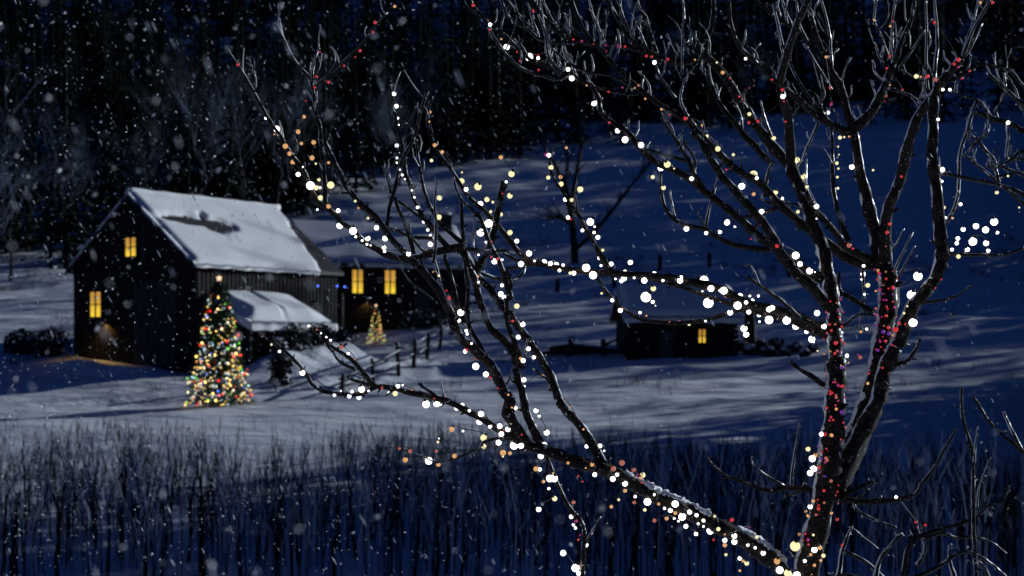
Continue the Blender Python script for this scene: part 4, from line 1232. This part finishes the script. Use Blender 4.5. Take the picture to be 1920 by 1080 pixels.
light_string('string of amber globes turning to pale yellow down the curved twig left of centre', '806,210,4,o 805,228,4.5,o 815,272,5,o 805,280,2,r 829,285,5,o 809,301,4,y 844,311,5,r 866,323,4,y 865,340,7,y 874,355,4.5,w 896,350,8.5,y 824,371,6,y 823,407,7,y')
light_string('string of yellow and white globes round the stout upright stub in the middle', '939,295,5.5,o 959,326,7,y 949,341,4.5,w 956,367,8,y 913,374,6,y 924,379,4,y 901,382,7,w 939,402,6,y 920,397,4,y 916,419,8,w 901,436,8,w 956,436,7,y 969,452,4.5,w 911,454,3,w 897,478,2.5,w 942,487,2,w 927,490,6,w 922,453,4,r 921,482,3,r 942,363,3,r')
light_string('string of white globes along the middle of the long horizontal branch', '977,495,7,w 992,475,7,w 1002,489,3,w 1020,492,8,w 1032,494,6,w 1043,496,5,w 1056,497,3,w 1049,507,4,w 1076,512,6,w 1069,512,5,y 1099,502,8,w 1112,516,8,w 1154,523,2,w 1165,527,4,w 1172,509,4,w 1170,522,6,w 1189,521,2.5,w 1208,526,8,w 1225,541,8,y 1211,557,11,w 1224,566,4,w 1229,573,2,w 1227,512,5,w 1243,526,3,w')
light_string('string of yellow globes with one magenta up the branch before the lone tree', '1062,277,5,o 1024,290,5,m 1029,291,5,w 1033,314,6,y 1028,333,8,y 1051,332,6,o 1052,345,6.5,y 1088,355,7,y 1060,374,5,w 1072,375,5,y 1065,408,7,w 1070,411,3,r 1107,416,8,w 1115,425,2.5,w 1114,436,4,w 1121,445,4.5,w 1092,432,6,w 1130,469,6,y 1124,484,7,w 1127,498,3.5,w 1146,495,6,w 1182,492,9,w')
light_string('string of large white globes along the trunk end of the long horizontal branch', '1277,520,5,w 1275,526,6,w 1320,525,8.5,w 1333,541,7,w 1317,546,3,w 1328,568,11,w 1350,545,5,w 1357,545,8,w 1360,556,4,p 1388,554,5,w 1406,555,4,w 1422,555,3.5,w 1411,563,4,w 1399,567,4.5,w 1383,573,8,w 1369,586,6,w 1404,585,5,w 1404,577,3,r 1448,577,7,w 1442,580,6,w 1423,591,4,w 1424,603,4,w 1442,600,11,w 1463,595,5,w 1475,601,8,w 1492,612,9,w 1512,622,4,w 1522,636,8,w 1526,642,2,w 1533,658,2,y')
light_string('pair of white globes hanging below the branch right of the shed', '1395,616,9,w 1399,627,6,w')
light_string('string of small dim lights on the drooping branch over the shed', '1128,550,5,y 1148,563,4,w 1163,582,5,w 1168,579,3,o 1200,586,4,w 1212,592,2.5,o 1273,602,3,m 1292,608,4,y 1323,602,2.5,w 1255,603,2,p')
light_string('string of white globes down the lowest of the long diagonal branches', '1224,332,8,y 1251,308,8,y 1239,315,6.5,w 1264,316,3.5,y 1244,352,6,y 1287,429,7,w 1324,437,4,w 1297,335,5,w 1363,417,7,w 1378,425,2.5,w 1350,435,5,w 1492,479,8,w 1500,495,7,w 1518,508,7,w 1528,510,2,w 1457,461,6,r 1408,448,2.5,r')
light_string('string of white globes on the outer end of the upper left branch', '887,10,4,r 914,40,4,o 919,46,4,w 918,56,3,r 940,73,3,o 950,88,7,w 970,97,3,r 992,107,8,w 1009,109,4,w 1009,104,4,r 975,114,3,r 1010,131,3,r 1065,130,5,w 1072,147,7,w 1114,194,5.5,w 1110,196,5,o 1142,230,4,r 1158,245,5,w 1172,262,7,w 1202,272,7,w 1100,160,3,o')
light_string('string of dim magenta lights along the dark horizontal limb at the top', '1000,20,4,r 1075,74,3,r 1091,77,5,m 1113,83,3,r 1136,85,5,m 1137,96,3,r 1161,87,6,m 1172,87,3,r 1192,94,4,r 1212,105,4,r 1222,106,4,r 1227,117,5.5,w 1248,116,4,m 1252,111,4,r 1280,120,4,r 1303,112,3,o')
light_string('string of small red and amber lights on the middle diagonal branches near the top', '1141,172,3,r 1167,164,2.5,m 1190,165,2.5,o 1197,160,3,p 1210,185,3,o 1240,205,3,o 1255,215,2.5,r 1285,222,5,r 1317,235,5,o 1326,255,4,y 1346,279,7,y 1375,290,6,y 1318,237,3,m 1362,318,3,r')
light_string('string of small lights on the curved branch right of the knot', '1398,110,5,w 1344,117,4,y 1355,136,5,o 1368,147,2.5,r 1386,181,5,r 1392,186,3,p 1405,214,4.5,y 1404,230,4,r 1421,227,4,r 1405,165,3,m 1447,149,4,r 1467,168,5,r 1468,181,5,w 1470,190,3,r 1451,259,6,y 1413,327,9,y 1419,334,4,w 1413,364,5,o 1391,349,7,w 1454,361,7,y 1467,372,3,w')
light_string('string of white globes beside the thick upright limb of the crown', '1494,300,7,y 1507,331,6,y 1513,350,4.5,y 1428,397,7,w 1496,397,7,y 1531,387,5,w 1531,410,2.5,w 1473,228,3,r 1560,192,2,r')
light_string('hanging string of small yellow lights beside the thin upright twig', '1575,258,5,y 1583,257,3,y 1592,256,3,o 1571,275,4,y 1573,290,2,y 1569,306,4,y 1572,316,2.5,y 1570,332,4,y 1571,353,4,y 1597,313,6,w 1637,319,3,y')
light_string('string of red lights up the two crown forks on the right', '1549,107,4,o 1556,165,5,r 1558,196,4,m 1553,211,4,w 1527,196,3,o 1639,37,3,o 1669,49,4,o 1674,40,3,r 1668,105,3,r 1663,128,4,r 1668,159,3,o 1661,180,4,r 1659,190,2.5,r 1692,168,3,r 1611,256,3,r 1690,331,4,r')
light_string('string of red and coral lights on the high right branches', '1752,42,4,r 1718,143,5,y 1726,144,3,o 1739,143,5.5,r 1754,149,5,p 1797,112,5,r 1789,120,4,r 1797,126,5,m 1818,133,3,r 1804,147,3,r 1861,5,4,r 1838,5,4,o 1781,168,3,w 1768,168,3,w 1759,224,3,w 1767,318,6.5,w 1766,340,3,w 1890,230,4,w')
light_string('cluster string of round white globes over the snow at the right edge', '1806,430,6,w 1830,424,7,w 1848,431,7,w 1864,416,8,w 1870,436,6,w 1796,447,5,w 1794,456,7,w 1824,453,11,w 1849,456,10,w 1814,468,6,w 1853,470,4,w 1797,481,5,y 1785,468,4,w')
light_string('string of white globes on the right hand limb', '1721,518,9,w 1709,553,9,w 1712,605,9,w 1701,574,4,y 1695,587,3,y 1765,524,4,r 1754,540,2.5,r 1728,566,3,r')
light_string('short string of small lights on the crooked twigs at the right edge', '1801,383,4,w 1770,389,4,y 1786,409,4,o 1869,361,4,y 1911,389,4,y 1773,408,2.5,w 1890,330,3,y')
light_string('short hanging string of white lights between the two trunks', '1619,498,4,w 1615,524,3,w 1618,514,5.5,w 1627,535,5,y 1621,552,3,w 1578,624,3,w 1614,622,4,o 1625,617,3,w')
light_string('string of red and violet lights wound up the right trunk', '1592,460,6,p 1599,466,3,r 1663,436,5,r 1668,420,4,r 1661,462,3,p 1648,512,4,r 1645,524,3,r 1640,505,3,m 1673,531,4.5,o 1666,541,3,r 1674,566,3,r 1650,560,2.5,m 1661,592,4,r 1663,593,2,o 1645,600,2.5,m 1679,618,8,r 1678,617,3,p 1686,606,4,r 1697,608,3,r 1660,640,4,r 1661,665,4,o 1655,690,3,r 1629,700,3,r 1627,719,5,o', dense=(1662, 505, 1660, 660, 20, 52))
light_string('string of red lights wound round the upper half of the left trunk', '1549,585,3,r 1567,540,4,o 1574,595,3,r 1566,608,3,p 1567,643,5,r 1566,630,2.5,o 1590,680,4,o 1588,667,5,w 1613,670,5,p 1610,665,3,m 1585,690,2.5,r 1557,565,2.5,r 1532,587,8,w 1545,612,6,w 1576,660,3,m 1545,727,3,r 1580,724,4,r 1590,730,4,r 1556,733,3,r 1567,741,3,r 1585,746,3,m 1568,767,5,o 1584,767,4,o 1558,782,3,r 1585,801,3,p', dense=(1563, 560, 1565, 800, 20, 48))
light_string('string of large glowing globes on the left side of the lower trunk', '1540,814,6,w 1546,814,6,r 1559,816,5,o 1577,824,3,r 1515,842,7,y 1523,860,12,w 1529,853,8,o 1519,887,6,w 1525,879,7,w 1536,876,5,r 1551,863,4,p 1538,885,4,m 1545,920,4,r 1558,926,3,r 1560,935,3,m', dense=(1560, 815, 1545, 980, 26, 22))
light_string('string of amber globes gathered at the foot of the trunk', '1525,939,8,o 1519,950,5,w 1511,959,4,o 1515,967,5,o 1535,954,5,r 1559,962,4.5,o 1499,1002,4,o 1525,1003,5,y 1510,1001,3,r 1491,1024,12,y 1516,1021,5,r 1527,1031,6,w 1537,1027,6,o 1544,1042,6,y 1520,1040,4,o 1539,1051,4,o 1509,1052,4,w 1457,1052,8,o 1462,1069,8,w 1477,1075,10,y 1494,1079,8,w 1527,1060,4,o 1522,1077,3,o 1515,1012,4,m 1505,1013,3,p')
light_string('string of scattered faint red lights on the dark bush at lower right', '1579,1022,4,r 1717,979,3.5,r 1720,989,4,m 1735,984,3.5,r 1824,1009,3,y 1680,932,4,w', 'strings of lights in the undergrowth')
light_string('string of big white globes where the upright stems meet the low bough', '1005,770,5,w 1011,780,3,w 1025,811,6,w 1020,835,9,w 1014,855,8,w 1005,879,7,o 1012,880,7,w 1031,897,8,w 1039,897,8,w 1019,903,5,o 1029,916,3,w 1040,935,6,y 1010,955,5.5,w 1037,887,3,o')
light_string('string of white and red globes down the slender leaning sapling', '1075,942,6,p 1071,969,4.5,w 1075,984,5,w 1079,990,5,w 1080,977,5,m 1087,1003,3,m 1084,1012,3,r 1099,1022,5,w 1056,1037,7,w 1079,1065,8,w 1085,1062,5,p 1085,1075,5,w 1084,893,4,r 1092,903,2.5,r', 'strings of lights in the undergrowth')
light_string('string of coral and white globes along the middle of the low bough', '1100,837,5,w 1125,836,4.5,w 1133,845,2.5,w 1110,871,7,o 1115,890,8,w 1135,890,3,r 1150,879,6,p 1166,868,7,p 1149,898,5.5,w 1157,890,4,w 1172,907,6.5,w 1188,881,5,p 1205,891,6,y 1201,896,4,o 1202,905,2.5,r 1195,890,3,m 1191,931,5.5,w 1172,920,6,o 1160,937,4,y 1146,950,8,o 1189,942,5,p 1209,956,5,y 1214,941,8,w 1225,927,4,w 1246,920,3,p 1065,868,4,o 1098,877,3,o')
light_string('string of white globes along the snowy lower part of the low bough', '1227,976,5,p 1250,972,6,o 1246,953,3,w 1257,957,5,w 1266,945,7,w 1279,969,8,w 1266,962,5,o 1272,977,4,w 1264,972,2.5,w 1286,987,6,w 1305,1001,4,w 1293,960,5,w 1306,966,4,w 1319,976,6,w 1319,987,4,w 1309,982,2.5,w 1332,995,8,w 1347,992,6,y 1340,968,3.5,y 1235,945,4,o')
light_string('string of warm globes near the trunk end of the low bough', '1359,1002,4,o 1359,1013,5,w 1359,1022,6,o 1361,1040,6,y 1377,1005,7,w 1377,1016,6,w 1372,975,5,r 1402,1022,4,w 1416,1027,5,w 1431,1037,5,w 1419,1007,4.5,y 1387,1047,4,w 1400,1056,7,y 1393,1052,4,o 1387,1070,4,o 1338,1012,3,r 1405,989,2.5,m')
light_string('string of white globes under the left part of the low bough', '716,727,4,r 729,736,3.5,w 741,738,6,y 746,724,5,w 755,722,2,w 772,732,4,o 799,758,8,w 819,757,7,w 827,756,6,w 814,747,3,r 856,765,5,w 867,759,5,w 880,770,3,w 902,776,6,w 899,791,8,w 919,800,4,w 937,799,7,w 940,814,7,w 943,809,3,r 952,805,6,w 978,815,3,r')
light_string('hanging string of coral and amber globes below the left part of the low bough', '749,841,4,p 760,862,7,o 769,846,5,p 804,864,8,w 797,858,3,o 822,871,6,o 818,846,5,p 852,855,7,o 821,829,3,y 823,822,1.5,w 847,805,7,o 868,808,4,w 907,821,8,y 907,837,6,y 935,830,6,w 943,849,8,o 943,856,3,y 956,850,5,o 964,835,9,w 977,836,6,w')
light_string('string of small bluish white lights on the far left fork of the low bough', '579,611,4.5,w 594,618,2.5,p 602,625,2,w 612,632,2,w 620,638,2.5,w 492,631,2.5,o 509,646,4.5,y 524,659,3,w 567,699,6.5,w 640,651,5,p 653,663,4,w 665,674,3,o 627,741,4,b 639,733,4,b 655,743,5,b 660,734,4,b 673,745,6,b 678,730,6.5,w 691,733,3,b')
light_string('string of white globes up the left upright stem', '823,517,3.5,y 812,510,2,o 837,545,2.5,r 842,559,5,r 843,555,3,o 864,586,8,w 861,601,3.5,w 876,626,5,w 874,620,4,w 884,644,4,w 875,656,4,r 872,659,4,w 892,687,7,w 892,672,4,r 911,702,6,w 920,708,4,r 946,720,3.5,w 934,728,2.5,r 953,740,3,o 966,765,5,w 960,764,3,o')
light_string('string of white and pale yellow globes up the middle upright stems', '895,519,5,o 897,529,3,w 927,491,5,w 932,486,4,r 941,487,2.5,w 941,535,4.5,w 939,551,7,w 945,557,5,w 969,574,7,y 980,608,7,w 972,632,6,w 991,654,4.5,w 1001,670,4,w 976,672,4,o 981,676,5,w 982,712,6,w 984,724,3,w 961,602,3.5,r 1018,703,3,o 1068,763,4,o 1057,750,3,r 1094,805,3,o')

# ------------------------------------------------------------------ falling snow
fl = MB(); rg = random.Random(4242)
def flake(p, r):
    b = len(fl.v)
    ax = Vector((rg.uniform(-1,1), rg.uniform(-1,1), rg.uniform(-1,1))).normalized(); q = ax.orthogonal().normalized(); w = ax.cross(q)*rg.uniform(.35, 1)
    if rg.random() < .30:      # needle-like flakes drifting down on the wind
        q = Vector((.5+rg.uniform(-.12,.12), rg.uniform(-.2,.2), -1)).normalized()*2.4; ax = q.orthogonal().normalized(); w = ax.cross(q).normalized()*.5; ax *= .7
    k = 5
    fl.v.append(tuple(p+ax*r*.45))
    for i in range(k):
        a = 6.283*i/k; rr = r*rg.uniform(.55, 1.25)
        fl.v.append(tuple(p+q*math.cos(a)*rr+w*math.sin(a)*rr))
    fl.v.append(tuple(p-ax*r*.45))
    for i in range(k):
        j = (i+1) % k
        fl.f.append((b, b+1+i, b+1+j)); fl.f.append((b+k+1, b+1+j, b+1+i)); fl.m += [0, 0]
cnt = 0
while cnt < 10500:
    px, py = rg.uniform(-500, 2420), rg.uniform(-250, 1330)
    u = px/1920
    keep = .95-.75*sm(.2, .75, u)
    if rg.random() > keep: continue
    k = rg.random()
    if k < .04: d = rg.uniform(1.0, 2.2); r = rg.uniform(.0022, .0042)
    elif k < .24: d = rg.uniform(2.4, 9); r = rg.uniform(.0022, .0055)
    else: d = rg.uniform(7, 26); r = rg.uniform(.004, .0105)
    p = P(px, py, d)
    if p.z < H(p.x, p.y)+.1: continue
    flake(p, r); cnt += 1
tag(fl.build('falling_snow', M_FLAKE), 'snowflakes falling through the night air', 'snowfall', kind='stuff')
